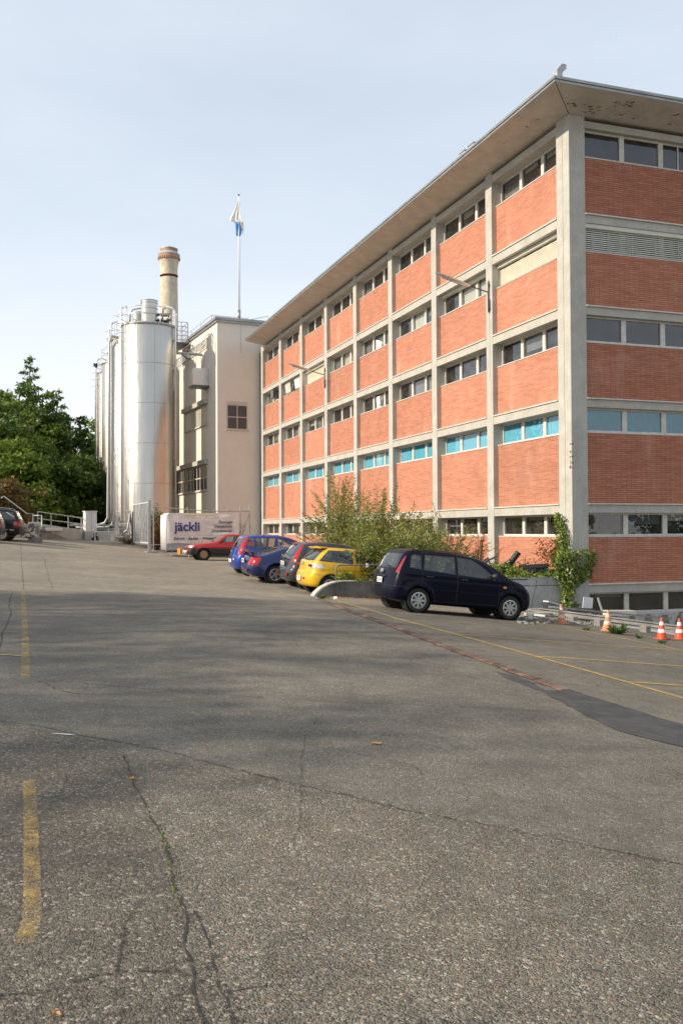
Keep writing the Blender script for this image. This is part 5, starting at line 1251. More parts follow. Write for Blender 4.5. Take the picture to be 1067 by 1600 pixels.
# 3 dark grey hatchback with tall lamps
F3 = dict(wb=2.6, r=.30, ra=.34, hw=hwm(.99, 1.04), rim='cap', cz=.80, mirror=(1.95, 1.06), bow=(.3, .15),
 side=[(-.58, .24), (-.66, .32), (-.70, .50), (-.68, .66), (-.60, .74), (-.58, .92), (-.50, 1.08), (-.32, 1.36), (-.22, 1.47), (0, 1.52), (.6, 1.54), (1.2, 1.52), (1.6, 1.44), (2.0, 1.25), (2.35, 1.06), (2.55, .99), (2.95, .90), (3.2, .76), (3.3, .55), (3.28, .3), (3.1, .22)],
 regs=[dict(n='door', pl='xz', poly=[(.2, 1.46), (1.05, 1.46), (1.05, .3), (.42, .3), (.2, .7)], ymin=.5, m='paint'),
  dict(n='window', pl='xz', poly=[(-.16, 1.10), (1.0, 1.04), (1.0, 1.42), (.0, 1.42)], ymin=.5, m='carglass', gap=.02),
  dict(n='window', pl='xz', poly=[(1.1, 1.035), (2.05, 1.0), (1.7, 1.28), (1.4, 1.40), (1.1, 1.42)], ymin=.5, m='carglass', gap=.02),
  dict(n='bumper', pl='xz', poly=[(-.9, .70), (-.36, .66), (-.36, .1), (-.9, .1)], ymin=0, m='paint', whole=1),
  dict(n='rear_window', pl='yz', whole=1, poly=[(-.54, 1.08), (.54, 1.08), (.48, 1.42), (-.48, 1.42)], cond=rear, m='carglass', gap=.015),
  dict(n='windscreen', pl='yz', whole=1, poly=[(-.66, 1.08), (.66, 1.08), (.54, 1.42), (-.54, 1.42)], cond=front, m='carglass', gap=.02),
  dict(n='tail_light', pl='xz', poly=[(-.8, .88), (-.44, .88), (-.14, 1.46), (-.26, 1.5), (-.8, 1.5)], ymin=.57, ycut=1, m='redlamp')],
 extra=[('wiper', lambda mb: mb.cbox((-.56, -.1, 1.12), (.02, .36, .02), 0, 0, .1), 'plastic'), ('fog_lamp', lambda mb: [mb.box(-.69, -.63, s*.55-.05, s*.55+.05, .42, .52) for s in (-1, 1)], 'redlamp'),
  ('tailgate_trim', lambda mb: mb.box(-.645, -.6, -.3, .3, .97, 1.0), 'plastic'), ('lamp_core', lambda mb: [mb.cbox((-.47, s*.66, 1.0), (.03, .06, .16), 0, -.5) for s in (-1, 1)], 'clearlamp'), ('high_brake_light', lambda mb: mb.box(-.31, -.25, -.15, .15, 1.455, 1.485), 'redlamp')])
c3 = make_car(F3, 'grey_paint', 'dark grey hatchback with tall red tail lamps between the yellow car and the blue coupe')
plate_text(c3, -.665, .82, 'ZH·47 102', .42, .12); place(c3, F3, at(480, 921.7, 30.3), TH)

# 4 navy coupe with spoiler
F4 = dict(wb=2.6, r=.325, ra=.36, hw=hwm(1.02, .86), rim='star', wd=.22, cz=.66, mirror=(1.75, .90), bow=(.35, .22), ends=(.16, .1), flare=.03,
 side=[(-.72, .22), (-.93, .32), (-.98, .50), (-.95, .66), (-.88, .84), (-.78, .95), (-.45, .99), (-.1, 1.10), (.35, 1.24), (.75, 1.30), (1.1, 1.30), (1.4, 1.24), (1.8, 1.04), (2.05, .93), (2.5, .84), (3.0, .72), (3.35, .55), (3.42, .4), (3.3, .22)],
 regs=[dict(n='door', pl='xz', poly=[(.72, 1.22), (1.3, 1.22), (1.75, .98), (1.85, .86), (1.85, .28), (.72, .28)], ymin=.5, m='paint'),
  dict(n='window', pl='xz', poly=[(.15, .94), (.70, .91), (.70, 1.18), (.45, 1.15)], ymin=.5, m='carglass', gap=.015),
  dict(n='window', pl='xz', poly=[(.78, .905), (1.68, .89), (1.35, 1.12), (1.15, 1.19), (.78, 1.19)], ymin=.5, m='carglass', gap=.015),
  dict(n='rear_window', pl='yz', whole=1, poly=[(-.58, 1.02), (.58, 1.02), (.48, 1.24), (-.48, 1.24)], cond=lambda c, n: c.x < .65 and n.z > .3 and n.x < -.05, m='carglass', gap=.015),
  dict(n='windscreen', pl='yz', whole=1, poly=[(-.66, .95), (.66, .95), (.52, 1.23), (-.52, 1.23)], cond=lambda c, n: c.x > 1.1 and n.x > .1, m='carglass', gap=.02),
  dict(n='tail_light', pl='xz', poly=[(-1.1, .62), (-.64, .66), (-.50, .88), (-.62, .92), (-1.1, .88)], ymin=.46, ycut=1, m='redlamp')],
 extra=[('spoiler', lambda mb: (mb.cbox((-.76, 0, 1.09), (.26, 1.44, .03), 0, -.1), [mb.box(-.8, -.7, s*.5-.03, s*.5+.03, .93, 1.08) for s in (-1, 1)]), 'deepblue_paint'), ('fog_lamp', lambda mb: mb.cbox((-.95, -.5, .45), (.05, .08, .08)), 'redlamp'),
  ('lamp_core', lambda mb: [mb.cbox((-.86, s*.60, .69), (.05, .12, .05)) for s in (-1, 1)], 'orangelamp'), ('exhaust', lambda mb: mb.tube([(-.8, -.45, .25), (-.5, -.45, .25)], .05), 'hub')])
c4 = make_car(F4, 'deepblue_paint', 'low dark blue coupe with a rear spoiler and five spoke alloy wheels')
plate_text(c4, -.975, .76, 'ZH·83 4', .34, .14); place(c4, F4, at(429.3, 916.3, 32.6), TH)

# 5 bright blue one-box hatchback
F5 = dict(wb=2.5, r=.30, ra=.34, hw=hwm(.985, 1.05), rim='cap', cz=.82, mirror=(2.0, 1.08), bow=(.3, .16),
 side=[(-.5, .24), (-.58, .32), (-.62, .5), (-.60, .68), (-.53, .80), (-.48, 1.0), (-.38, 1.2), (-.24, 1.42), (-.14, 1.50), (.2, 1.54), (.9, 1.55), (1.4, 1.50), (1.8, 1.38), (2.2, 1.18), (2.5, 1.02), (2.8, .92), (3.05, .78), (3.18, .6), (3.18, .35), (3.0, .22)],
 regs=[dict(n='door', pl='xz', poly=[(.16, 1.48), (1.0, 1.48), (1.0, .3), (.4, .3), (.16, .7)], ymin=.5, m='paint'),
  dict(n='door', pl='xz', poly=[(1.02, 1.48), (1.4, 1.44), (2.1, 1.1), (2.15, .95), (2.15, .3), (1.02, .3)], ymin=.5, m='paint'),
  dict(n='window', pl='xz', poly=[(-.13, 1.13), (.13, 1.06), (.13, 1.42), (-.08, 1.42), (-.16, 1.3)], ymin=.5, m='carglass', gap=.015),
  dict(n='window', pl='xz', poly=[(.2, 1.055), (.97, 1.035), (.97, 1.43), (.2, 1.43)], ymin=.5, m='carglass', gap=.015),
  dict(n='window', pl='xz', poly=[(1.08, 1.03), (2.05, 1.02), (1.7, 1.25), (1.35, 1.40), (1.08, 1.43)], ymin=.5, m='carglass', gap=.015),
  dict(n='rear_window', pl='yz', whole=1, poly=[(-.56, 1.08), (.56, 1.08), (.5, 1.42), (-.5, 1.42)], cond=rear, m='carglass', gap=.015),
  dict(n='windscreen', pl='yz', whole=1, poly=[(-.66, 1.08), (.66, 1.08), (.54, 1.42), (-.54, 1.42)], cond=front, m='carglass', gap=.02),
  dict(n='tail_light', pl='xz', poly=[(-.8, .80), (-.34, .80), (-.06, 1.50), (-.2, 1.54), (-.8, 1.5)], ymin=.57, ycut=1, m='redlamp')],
 extra=[('lamp_core', lambda mb: [mb.cbox((-.42, s*.68, .86), (.05, .1, .09)) for s in (-1, 1)], 'clearlamp'), ('wiper', lambda mb: mb.cbox((-.5, -.1, 1.1), (.02, .36, .02)), 'plastic'),
  ('badge', lambda mb: mb.box(-.63, -.6, -.62, -.5, .6, .66), 'plate')])
c5 = make_car(F5, 'blue_paint', 'bright blue tall hatchback at the far end of the row, behind the dark blue coupe')
plate_text(c5, -.625, .55, 'ZH', .42, .12); place(c5, F5, at(391, 899, 35.4), TH)

# 6 red coupe with black lower half, nose to the left
F6 = dict(wb=2.4, r=.29, ra=.325, hw=hwm(.95, .88), rim='steel', cz=.60, mirror=(1.55, .93), bow=(.12, .1), ends=(.05, .05), lower=.60, k=.07, mm='plastic',
 side=[(-.75, .28), (-.85, .4), (-.86, .62), (-.80, .84), (-.6, .90), (-.2, 1.02), (.25, 1.26), (.5, 1.32), (1.1, 1.32), (1.3, 1.27), (1.65, 1.04), (1.85, .92), (2.3, .86), (2.9, .78), (3.12, .70), (3.18, .55), (3.2, .36), (3.1, .24)],
 regs=[dict(n='door', pl='xz', poly=[(.55, 1.25), (1.25, 1.25), (1.72, .9), (1.78, .6), (.55, .6)], ymin=.5, m='paint'),
  dict(n='window', pl='xz', poly=[(.6, .93), (1.58, .92), (1.22, 1.20), (.6, 1.22)], ymin=.4, m='carglass', gap=.015),
  dict(n='window', pl='xz', poly=[(-.1, .96), (.5, .94), (.5, 1.2), (.3, 1.2)], ymin=.4, m='carglass', gap=.015),
  dict(n='windscreen', pl='yz', whole=1, poly=[(-.62, .94), (.62, .94), (.5, 1.26), (-.5, 1.26)], cond=lambda c, n: c.x > 1.1 and n.x > .1, m='carglass_light', gap=.02),
  dict(n='rear_window', pl='yz', whole=1, poly=[(-.58, .96), (.58, .96), (.48, 1.24), (-.48, 1.24)], cond=lambda c, n: c.x < .4 and n.x < -.1 and n.z > .3, m='carglass', gap=.02),
  dict(n='headlight', pl='yz', poly=[(.42, .62), (.80, .62), (.80, .73), (.42, .73)], cond=lambda c, n: n.x > .2 and c.x > 2.7, m='clearlamp', gap=.01),
  dict(n='bumper', pl='xz', poly=[(2.82, .1), (2.82, .58), (3.4, .58), (3.4, .1)], ymin=0, m='plastic', whole=1),
  dict(n='bumper', pl='xz', poly=[(-.55, .1), (-.55, .58), (-1, .58), (-1, .1)], ymin=0, m='plastic', whole=1)],
 extra=[('indicator', lambda mb: [mb.box(3.12, 3.21, s*.55-.1, s*.55+.1, .44, .52) for s in (-1, 1)], 'orangelamp'), ('fog_lamp', lambda mb: [mb.lathe([(0, 3.27), (.08, 3.26), (.09, 3.18)], 14, (0, s*.28, .40), 'X') for s in (-1, 1)], 'plate')])
MT['carglass_light'] = clear_glass('car_glass_light', (.5, .55, .52), 2.4, .02, .12)
c6 = make_car(F6, 'red_paint', 'old red coupe with black lower panels, nose pointing left in front of the trailer')
# heading -D2: its left side faces the camera; the left front wheel is seen
fw = at(318, 877, 46.5); d = -D2; rr = fw - d*F6['wb']
place(c6, F6, Vector((rr.x, rr.y, 0)), math.atan2(d.y, d.x), right=False)

# 7 black estate at the left
F7 = dict(wb=2.7, r=.34, ra=.375, hw=hwm(1.05, 1.16), rim='cap', cz=.85, mirror=(2.1, 1.2), bow=(.25, .12), k=.1,
 side=[(-.8, .35), (-.93, .45), (-.95, .7), (-.90, .98), (-.80, 1.25), (-.60, 1.58), (-.48, 1.67), (0, 1.71), (.9, 1.72), (1.5, 1.66), (2.0, 1.42), (2.4, 1.16), (2.9, 1.06), (3.4, .95), (3.55, .7), (3.5, .35)],
 regs=[dict(n='door', pl='xz', poly=[(.3, 1.62), (1.15, 1.62), (1.15, .4), (.5, .4), (.3, .8)], ymin=.5, m='paint'),
  dict(n='window', pl='xz', poly=[(-.6, 1.2), (.22, 1.18), (.22, 1.55), (-.42, 1.55)], ymin=.5, m='carglass', gap=.03),
  dict(n='window', pl='xz', poly=[(.32, 1.18), (1.1, 1.16), (1.1, 1.57), (.32, 1.57)], ymin=.5, m='carglass', gap=.02),
  dict(n='window', pl='xz', poly=[(1.2, 1.16), (2.1, 1.13), (1.6, 1.55), (1.2, 1.57)], ymin=.5, m='carglass', gap=.02),
  dict(n='rear_window', pl='yz', whole=1, poly=[(-.62, 1.2), (.62, 1.2), (.55, 1.56), (-.55, 1.56)], cond=rear, m='carglass', gap=.03),
  dict(n='windscreen', pl='yz', whole=1, poly=[(-.68, 1.15), (.68, 1.15), (.56, 1.57), (-.56, 1.57)], cond=front, m='carglass', gap=.02),
  dict(n='tail_light', pl='xz', poly=[(-1.1, .84), (-.55, .84), (-.55, 1.08), (-1.1, 1.08)], ymin=.52, ycut=1, m='redlamp')],
 extra=[('roof_rail', lambda mb: [mb.tube([(-.3, s*.62, 1.70), (-.2, s*.63, 1.76), (1.1, s*.63, 1.77), (1.3, s*.62, 1.70)], .018, 6) for s in (-1, 1)], 'galv'), ('chrome_strip', lambda mb: [mb.box(-.6, 2.0, s*.885-.01, s*.885+.01, .60, .64) for s in (-1, 1)], 'galv')])
c7 = make_car(F7, 'black_paint', 'black estate car at the left edge with its nose out of view')
an = math.pi+R(9); rw = at(3, 843.5, 50); place(c7, F7, Vector((rw.x, rw.y, 0)), an, right=False)
F8 = dict(F7, regs=F7['regs'][1:], lower=None)
c8 = make_car(F8, 'black_paint', 'dark car cut off by the left picture edge, only its tail corner in view')
rw = at(-31, 845.5, 46.5); place(c8, F8, Vector((rw.x, rw.y, 0)), an, right=False)
for o in c8.children:
    pass

# ------------------------------------------------------------------ low wall in line with the end facade, planting bed behind it
Wl = empty('retaining_wall', (0, 0, 0), 0, 'low weathered grey concrete wall with a sloping rounded left end and white painted right part', 'wall'); Wl.matrix_world = Mx
mb = MB(); mb.prism([(-8.62, -.9), (-8.60, -.30), (-8.47, -.12), (-8.3, .02), (-8.1, .12), (-7.9, .175), (-7.7, .19), (-3.6, .19), (-3.6, -1.6)], 0, .32, 'Y'); mb.build('end_section', MT['sootconc'], Wl, bevel=.02)
mb = MB(); mb.prism([(-3.597, -1.6), (-3.597, .19), (-.02, .19), (-.02, -2.4)], .0, .32, 'Y'); mb.build('painted_section', MT['wallpaint'], Wl, bevel=.02)
mb = MB(); mb.prism([(-8.62, -.28), (-8.49, -.10), (-8.32, .04), (-8.11, .14), (-7.9, .198), (-7.7, .212), (-7.3, .212), (-7.3, .185), (-7.7, .185), (-7.9, .155), (-8.1, .095), (-8.28, 0), (-8.45, -.15), (-8.57, -.31)], -.012, .33, 'Y'); mb.build('worn_edge', MT['ledge'], Wl, bevel=.008)
mb = MB(); q = random.Random(4)
def jag(x0, z0, x1, z1, n, w=.006):
    pts = [(x0+(x1-x0)*i/n+q.uniform(-.03, .03), z0+(z1-z0)*i/n+q.uniform(-.015, .015)) for i in range(n+1)]
    for (a, b), (c, d) in zip(pts[:-1], pts[1:]):
        l = math.hypot(c-a, d-b); nx, nz = -(d-b)/l*w, (c-a)/l*w
        mb.add([(a-nx, -.003, b-nz), (c-nx, -.003, d-nz), (c+nx, -.003, d+nz), (a+nx, -.003, b+nz)], [(0, 1, 2, 3)])
jag(-3.5, -.03, -.1, -.1, 24, .009); jag(-1.3, .1, -1.55, -.95, 10); jag(-2.2, .15, -2.3, -.2, 4, .005); jag(-.9, .18, -.95, -.1, 4, .005); jag(-3.5, .13, -1.6, .12, 14, .014)
mb.build('wall_crack', MT['crack'], Wl, fixn=False)
MT['oldtube'] = mat('weathered_tube', (.22, .18, .15), .6, .3, .3, 6)
r_ = empty('tube_railing', (0, 0, 0), 0, 'bent grey steel tube barrier standing on the low wall beside the yellow car', 'railing'); r_.matrix_world = Mx
mb = MB(); mb.tube([(-7.82, .2, .1), (-7.82, .2, .56), (-7.78, .2, .63), (-7.7, .2, .66), (-5.4, .2, .64), (-5.32, .2, .6), (-5.3, .2, .1)], .024, 10); mb.build('tube', MT['oldtube'], r_, smooth=True)
for x in (-6.85, -6.2): mb = MB(); mb.box(x-.03, x+.03, .16, .24, .58, .70); mb.build('clamp', MT['white'], r_)
# planting bed
def bed():
    mb = MB(); n = 0
    for i in range(0, 24):
        for j in range(0, 3): pass
    xs = np.arange(-8.0, .01, .25); ys = np.arange(.3, 13.01, .25); vs = []; q = random.Random(2)
    for y in ys:
        for x in xs:
            left = -8.0 if y < .75 else (-3.75 if y < 12.6 else -3.75)
            w = ts(0, 0); p = Vector((CX, CY, 0))+D2*x+D1*y; g = gz(p.x, p.y)
            z = .12+.05*math.sin(x*3+y*2)+.03*q.random() if x > left else g-.15
            vs.append((x, y, max(z, g-.15) if x > left else g-.15))
    nx = len(xs); mb.add(vs, [(j*nx+i, j*nx+i+1, (j+1)*nx+i+1, (j+1)*nx+i) for j in range(len(ys)-1) for i in range(nx-1)])
    o = mb.build('planting_bed', MT['soil'], None, smooth=True); o.matrix_world = Mx; tag(o, kind='structure')
bed()

# ------------------------------------------------------------------ foliage
def leaf_mesh(name, P, Dn, L, Wd, m, parent, fold=.15, seed=0):
    """P: leaf bases, Dn: leaf directions; one folded rhombus per leaf, all in one mesh"""
    rg = np.random.default_rng(seed); n = len(P); P = np.asarray(P, float); Dn = np.asarray(Dn, float); Dn /= np.linalg.norm(Dn, axis=1)[:, None]+1e-9
    u = rg.normal(size=(n, 3)); sd = np.cross(Dn, u); sd /= np.linalg.norm(sd, axis=1)[:, None]+1e-9; nr = np.cross(sd, Dn)
    L = np.broadcast_to(L, (n,))[:, None]*rg.uniform(.7, 1.25, (n, 1)); Wd = np.broadcast_to(Wd, (n,))[:, None]*rg.uniform(.75, 1.2, (n, 1))
    mid = P+Dn*L*.45; v = np.stack([P, mid+sd*Wd/2+nr*Wd*fold, P+Dn*L-nr*L*.12, mid-sd*Wd/2+nr*Wd*fold], 1).reshape(-1, 3)
    me = bpy.data.meshes.new(name); me.vertices.add(4*n); me.vertices.foreach_set('co', v.ravel())
    me.loops.add(6*n); me.polygons.add(2*n); b = np.arange(n)*4
    li = np.stack([b, b+1, b+2, b, b+2, b+3], 1).ravel(); me.loops.foreach_set('vertex_index', li)
    me.polygons.foreach_set('loop_start', np.arange(2*n)*3); me.update(calc_edges=True); me.validate()
    me.materials.append(m); o = bpy.data.objects.new(name, me); COL.objects.link(o); o.parent = parent; return o
def tree(x, y, h, rad, label, m='leaf_dark', kind='broad', n=9000, leaf=.42, seed=1, group='trees behind the yard', base=None, low=.12):
    q = random.Random(seed); rg = np.random.default_rng(seed); z0 = gz(x, y) if base is None else base
    t = empty('conifer_tree' if kind == 'cone' else 'broadleaf_tree', (x, y, z0), q.uniform(0, 6), label, 'tree', group)
    mb = MB(); tr = h*.018+.08; hh = h*.9
    mb.tube([(0, 0, -.3), (.1, 0, hh*.3), (-.1, .1, hh*.6), (0, 0, hh)], [tr, tr*.8, tr*.5, .03], 10)
    tips = []; nb = 46 if kind == 'cone' else 30
    for i in range(nb):
        f = low+(1-low)*(i+.5)/nb; a = i*2.4+q.uniform(-.3, .3)
        if kind == 'cone': rl = rad*(1-f)**.8*q.uniform(.65, 1.1)+.25; dz = -.12*rl
        else: rl = rad*math.sqrt(max(.02, 1-((f-.5)/.52)**2))*q.uniform(.55, 1.08); dz = rl*q.uniform(.0, .45)
        z = f*h*(.97 if kind == 'cone' else .9); p0 = Vector((0, 0, z-max(dz, 0)*.6)); p1 = Vector((math.cos(a)*rl, math.sin(a)*rl, z+dz*.4))
        if kind != 'cone' or rl > .8: mb.tube([p0, p0.lerp(p1, .5)+Vector((0, 0, .1*rl)), p1], [tr*.35*(1-f*.7), tr*.2*(1-f*.7), .015], 5)
        tips.append((p0, p1, rl))
    mb.build('trunk', MT['bark'], t, smooth=True)
    # leaf clumps along the outer parts of the limbs
    C = []; Rr = []
    for p0, p1, rl in tips:
        k = max(2, int(rl*1.6))
        for j in range(k):
            f = .35+.7*(j+.5)/k; c = p0.lerp(p1, f)+Vector((q.gauss(0, .25), q.gauss(0, .25), q.gauss(0, .2)))*min(1.5, rl*.35); C.append(c); Rr.append(q.uniform(.35, .8)*(.5+rl*.17) if kind != 'cone' else q.uniform(.3, .55)*(.4+rl*.22))
            for s in (-1, 1):
                d = (p1-p0).normalized(); sd = Vector((-d.y, d.x, 0)); C.append(c+sd*s*rl*.3*f*q.uniform(.6, 1.3)+Vector((0, 0, q.gauss(0, .2)*rl*.3))); Rr.append(Rr[-1]*.8)
    C = np.array([tuple(c) for c in C]); Rr = np.array(Rr); w = Rr**2; w /= w.sum(); ci = rg.choice(len(C), n, p=w)
    dv = rg.normal(size=(n, 3)); dv /= np.linalg.norm(dv, axis=1)[:, None]; dv[:, 2] *= .7 if kind != 'cone' else .45
    P = C[ci]+dv*(Rr[ci]*rg.uniform(.35, 1, n)**.6)[:, None]
    Dn = dv+rg.normal(size=(n, 3))*.6; Dn[:, 2] -= .35 if kind != 'cone' else .6
    leaf_mesh('crown', P, Dn, leaf, leaf*(.62 if kind != 'cone' else .4), MT[m], t, seed=seed)
    return t
# wood behind the yard, left
TL_ = [ # px of the crown centre, depth, px y of the top, radius, kind, material, label
 (2, 84, 592, 5.0, 'broad', 'leaf_mid', 'bushy mid green tree at the left edge of the picture'),
 (30, 92, 578, 4.2, 'broad', 'leaf_dark', 'dark green broad tree just left of the pointed conifer'),
 (46, 96, 550, 3.6, 'cone', 'leaf_dark', 'tallest pointed dark conifer of the wood at the left'),
 (66, 94, 592, 3.6, 'broad', 'leaf_mid', 'lighter green tree crown just right of the pointed conifer'),
 (88, 93, 604, 3.4, 'cone', 'leaf_dark', 'dark conifer with a shaggy outline in the middle of the slope of treetops'),
 (110, 94, 632, 3.4, 'broad', 'leaf_dark', 'lower dark tree with a ragged crown left of the silos'),
 (132, 97, 660, 3.2, 'broad', 'leaf_mid', 'low green tree closing the gap left of the farthest silo'),
 (152, 104, 642, 3.2, 'broad', 'leaf_mid', 'light green tree top showing right beside the farthest silo'),
 (14, 74, 672, 3.8, 'broad', 'leaf_mid', 'rounded sunlit tree low at the left edge in front of the wood'),
 (60, 78, 700, 4.0, 'broad', 'leaf_dark', 'dark tree low in front of the wood above the ramp railing'),
 (98, 82, 700, 4.0, 'broad', 'leaf_dark', 'very dark tree above the right part of the ramp railing'),
 (140, 88, 708, 3.8, 'broad', 'leaf_dark', 'shaded tree directly behind the white cabinet'),
 (8, 66, 742, 2.4, 'broad', 'leaf_gold', 'small golden brown autumn tree behind the black car'),
 (-45, 80, 600, 5.2, 'broad', 'leaf_dark', 'large dark tree standing just outside the left edge')]
for i, (px, Y, ty, rad, kd, m, lb) in enumerate(TL_):
    p = at(px, 830, Y); top = at(px, ty, Y).z; z0 = gz(p.x, Y)
    tree(p.x, Y, (top-z0)*1.01, rad, lb, m, kd, n=int(8500*(rad/3.6)**1.5), leaf=.40 if Y > 70 else .26, seed=20+i, low=.05)
tree(-29, 56, 11, 3.2, 'broad tree left of the ramp beyond the picture edge', 'leaf_dark', 'broad', n=3500, leaf=.4, seed=120, low=.05)
tree(-32, 66, 11.5, 3.2, 'broad tree left of the ramp and farther back, beyond the picture edge', 'leaf_dark', 'broad', n=3500, leaf=.4, seed=121, low=.05)
# undergrowth so that no gap shows below the crowns
q = random.Random(6)
for i, px in enumerate((-20, 18, 45, 75, 105, 130, 150)):
    p = at(px, 830, 86+3*(i % 2)); tree(p.x, p.y, 7.5+q.uniform(-1, 1.5), 4.2, 'low dark undergrowth tree beneath the wood, number %s from the left' % ['one', 'two', 'three', 'four', 'five', 'six', 'seven'][i], 'leaf_dark', 'broad', n=6000, leaf=.42, seed=60+i, low=.02, group='undergrowth of the wood')
# trees of the same wood on the left of the yard, outside the picture: they throw the broad shadows across the asphalt
SH = [(-21.5, .5, 14.5, 3.6), (-24, 4.5, 16.0, 3.9), (-22.5, 8.6, 16.2, 4.0), (-25, 12.2, 17.0, 3.7), (-23.5, -1.6, 12.5, 2.6), (-27, 15.0, 15.5, 2.6), (-32, 7, 21.5, 3.8), (-33, 1.5, 19.5, 3.8), (-34, 11.5, 20.5, 3.3)]
for i, (x, y, h, rad) in enumerate(SH):
    tree(x, y, h, rad, 'broad tree left of the yard beyond the picture edge, shading the asphalt', 'leaf_mid', 'broad', n=2100, leaf=.33, seed=90+i, group='trees along the left of the yard', low=.3)

for i, (x, y, h, rad) in enumerate([(27, 3, 8.5, 3.2), (33, 8, 9.5, 3.4), (39, 13, 9, 3.4), (23, -5, 9, 3.2), (45, 19, 10, 3.6), (30, -3, 11, 3.6), (50, 26, 10, 3.6)]):
    tree(x, y, h, rad, 'broad tree right of the yard beyond the picture edge, mirrored in the lower windows', 'leaf_dark', 'broad', n=2600, leaf=.42, seed=140+i, group='trees right of the yard', low=.04)

def shrub(x, y, h, rad, n, label, seed, lean=(0, 0), m='leaf_bush', leaf=.145, plume=.5, z0=None, group='wild shrubs by the facade', dens=1.0, droop=.8):
    q = random.Random(seed); z = gz(x, y) if z0 is None else z0; t = empty('shrub', (x, y, z), 0, label, 'shrub', group)
    mb = MB(); P = []; Dn = []; S = []; SD = []
    for i in range(n):
        a = q.uniform(0, 6.28); f = q.random()**.6; r = rad*f; hh = h*(1-.45*f*f)*q.uniform(.55, 1.0); b = Vector((q.gauss(0, rad*.14), q.gauss(0, rad*.14), 0))
        tip = Vector((math.cos(a)*r+lean[0]*hh, math.sin(a)*r+lean[1]*hh, hh)); mid = b.lerp(tip, .5)+Vector((0, 0, hh*.14)); pts = []
        for k in range(8):
            u = k/7; p = b*(1-u)**2+mid*2*u*(1-u)+tip*u*u; p.z -= droop*.12*hh*u**4*f; pts.append(p)
        mb.tube(pts, [.012*(1-k/9)+.003 for k in range(8)], 5)
        nl = int((26+hh*16)*dens)
        for j in range(nl):
            u = .18+.82*(j/nl); k = min(6, int(u*7)); p = pts[k].lerp(pts[k+1], u*7-k); d = (pts[k+1]-pts[k]).normalized()
            aa = q.uniform(0, 6.28); sd = Vector((math.cos(aa), math.sin(aa), q.uniform(-.4, .2)))
            off = sd*q.uniform(.0, .16)*(1.1-u)
            P.append(tuple(p+off)); Dn.append(tuple(sd+d*.5))
        if q.random() < plume:
            e = pts[-1]; d = (pts[-1]-pts[-2]).normalized(); L_ = q.uniform(.15, .3)
            for j in range(26):
                u = j/26; S.append(tuple(e+d*L_*u+Vector((0, 0, -u*u*.05)))); SD.append((q.gauss(0, 1), q.gauss(0, 1), q.gauss(0, 1)))
    mb.build('stems', MT['bark'], t, smooth=True)
    leaf_mesh('leaves', P, Dn, leaf, leaf*.32, MT[m], t, seed=seed)
    if S: leaf_mesh('seed_heads', S, SD, .035, .022, MT['seed'], t, seed=seed)
    return t
def bw(x, y): p = Vector((CX, CY, 0))+D2*x+D1*y; return p.x, p.y
x_, y_ = bw(-3.4, 12.6); shrub(x_, y_, 4.5, 2.2, 85, 'tallest wild shrub with brown seed heads behind the grey and yellow cars', 201, m='leaf_bush', plume=.8)
x_, y_ = bw(-2.9, 9.4); shrub(x_, y_, 3.9, 2.1, 85, 'dense green shrub right of the tallest one, behind the yellow car roof', 202, plume=.5)
x_, y_ = bw(-2.9, 6.6); shrub(x_, y_, 3.1, 1.9, 80, 'broad shrub in the middle of the bed left of the navy car roof', 203, plume=.4)
x_, y_ = bw(-2.6, 4.0); shrub(x_, y_, 3.0, 1.8, 60, 'loose arching shrub behind the roof of the navy people carrier', 204, plume=.8, dens=.6)
x_, y_ = bw(-2.2, 2.4); shrub(x_, y_, 2.6, 1.8, 30, 'thin reddish arching shrub in front of the second brick bay', 205, plume=1, m='leaf_rust', dens=.45)
x_, y_ = bw(-6.5, .72); shrub(x_, y_, 1.75, 1.0, 60, 'leafy branches hanging over the side of the yellow car', 206, z0=.05, plume=.2)
x_, y_ = bw(-5.5, .62); shrub(x_, y_, 1.9, .9, 48, 'leafy shrub between the yellow car and the rear of the navy people carrier', 207, z0=.05, plume=.3)
x_, y_ = bw(-7.5, .55); shrub(x_, y_, .55, .4, 12, 'small sprig growing over the left end of the low wall', 208, z0=.05, plume=0)
x_, y_ = bw(-4.6, 1.2); shrub(x_, y_, 2.0, 1.0, 48, 'shrub just behind the rear window of the navy people carrier', 209, z0=.05, plume=.2, m='leaf_bush')
x_, y_ = bw(-4.1, 8.0); shrub(x_, y_, 2.9, 1.6, 70, 'yellowish green shrub in front of the dense one', 210, plume=.4, m='leaf_bush')
p = at(246, 860, 59.5); shrub(p.x, p.y, 2.0, .8, 46, 'autumn red shrub between the gate post and the tarpaulin trailer', 211, m='leaf_rust', plume=0, leaf=.16, group='shrubs by the gate')
p = at(246, 850, 62.3); shrub(p.x, p.y, 3.0, .7, 60, 'dark green shrub above the red one beside the gate', 212, m='leaf_dark', plume=0, leaf=.16, group='shrubs by the gate')
p = at(203, 850, 62.5); shrub(p.x, p.y, .8, .9, 22, 'low weeds at the foot of the silos left of the gate', 213, m='leaf_gold', plume=0, leaf=.12, group='shrubs by the gate')
for i, (px, Y, hh) in enumerate(((331, 57.5, 3.4), (352, 57.5, 3.5), (376, 57, 3.2))):
    p = at(px, 860, Y); shrub(p.x, p.y, hh, .3, 5, ['thin leggy sprig rising above the left part of the trailer roof', 'thin leggy sprig rising above the middle of the trailer roof', 'thin climbing sprig at the right end of the trailer beside the fence post'][i], 220+i, m='leaf_weed', plume=0, leaf=.14, dens=.5, group='sprigs behind the trailer')
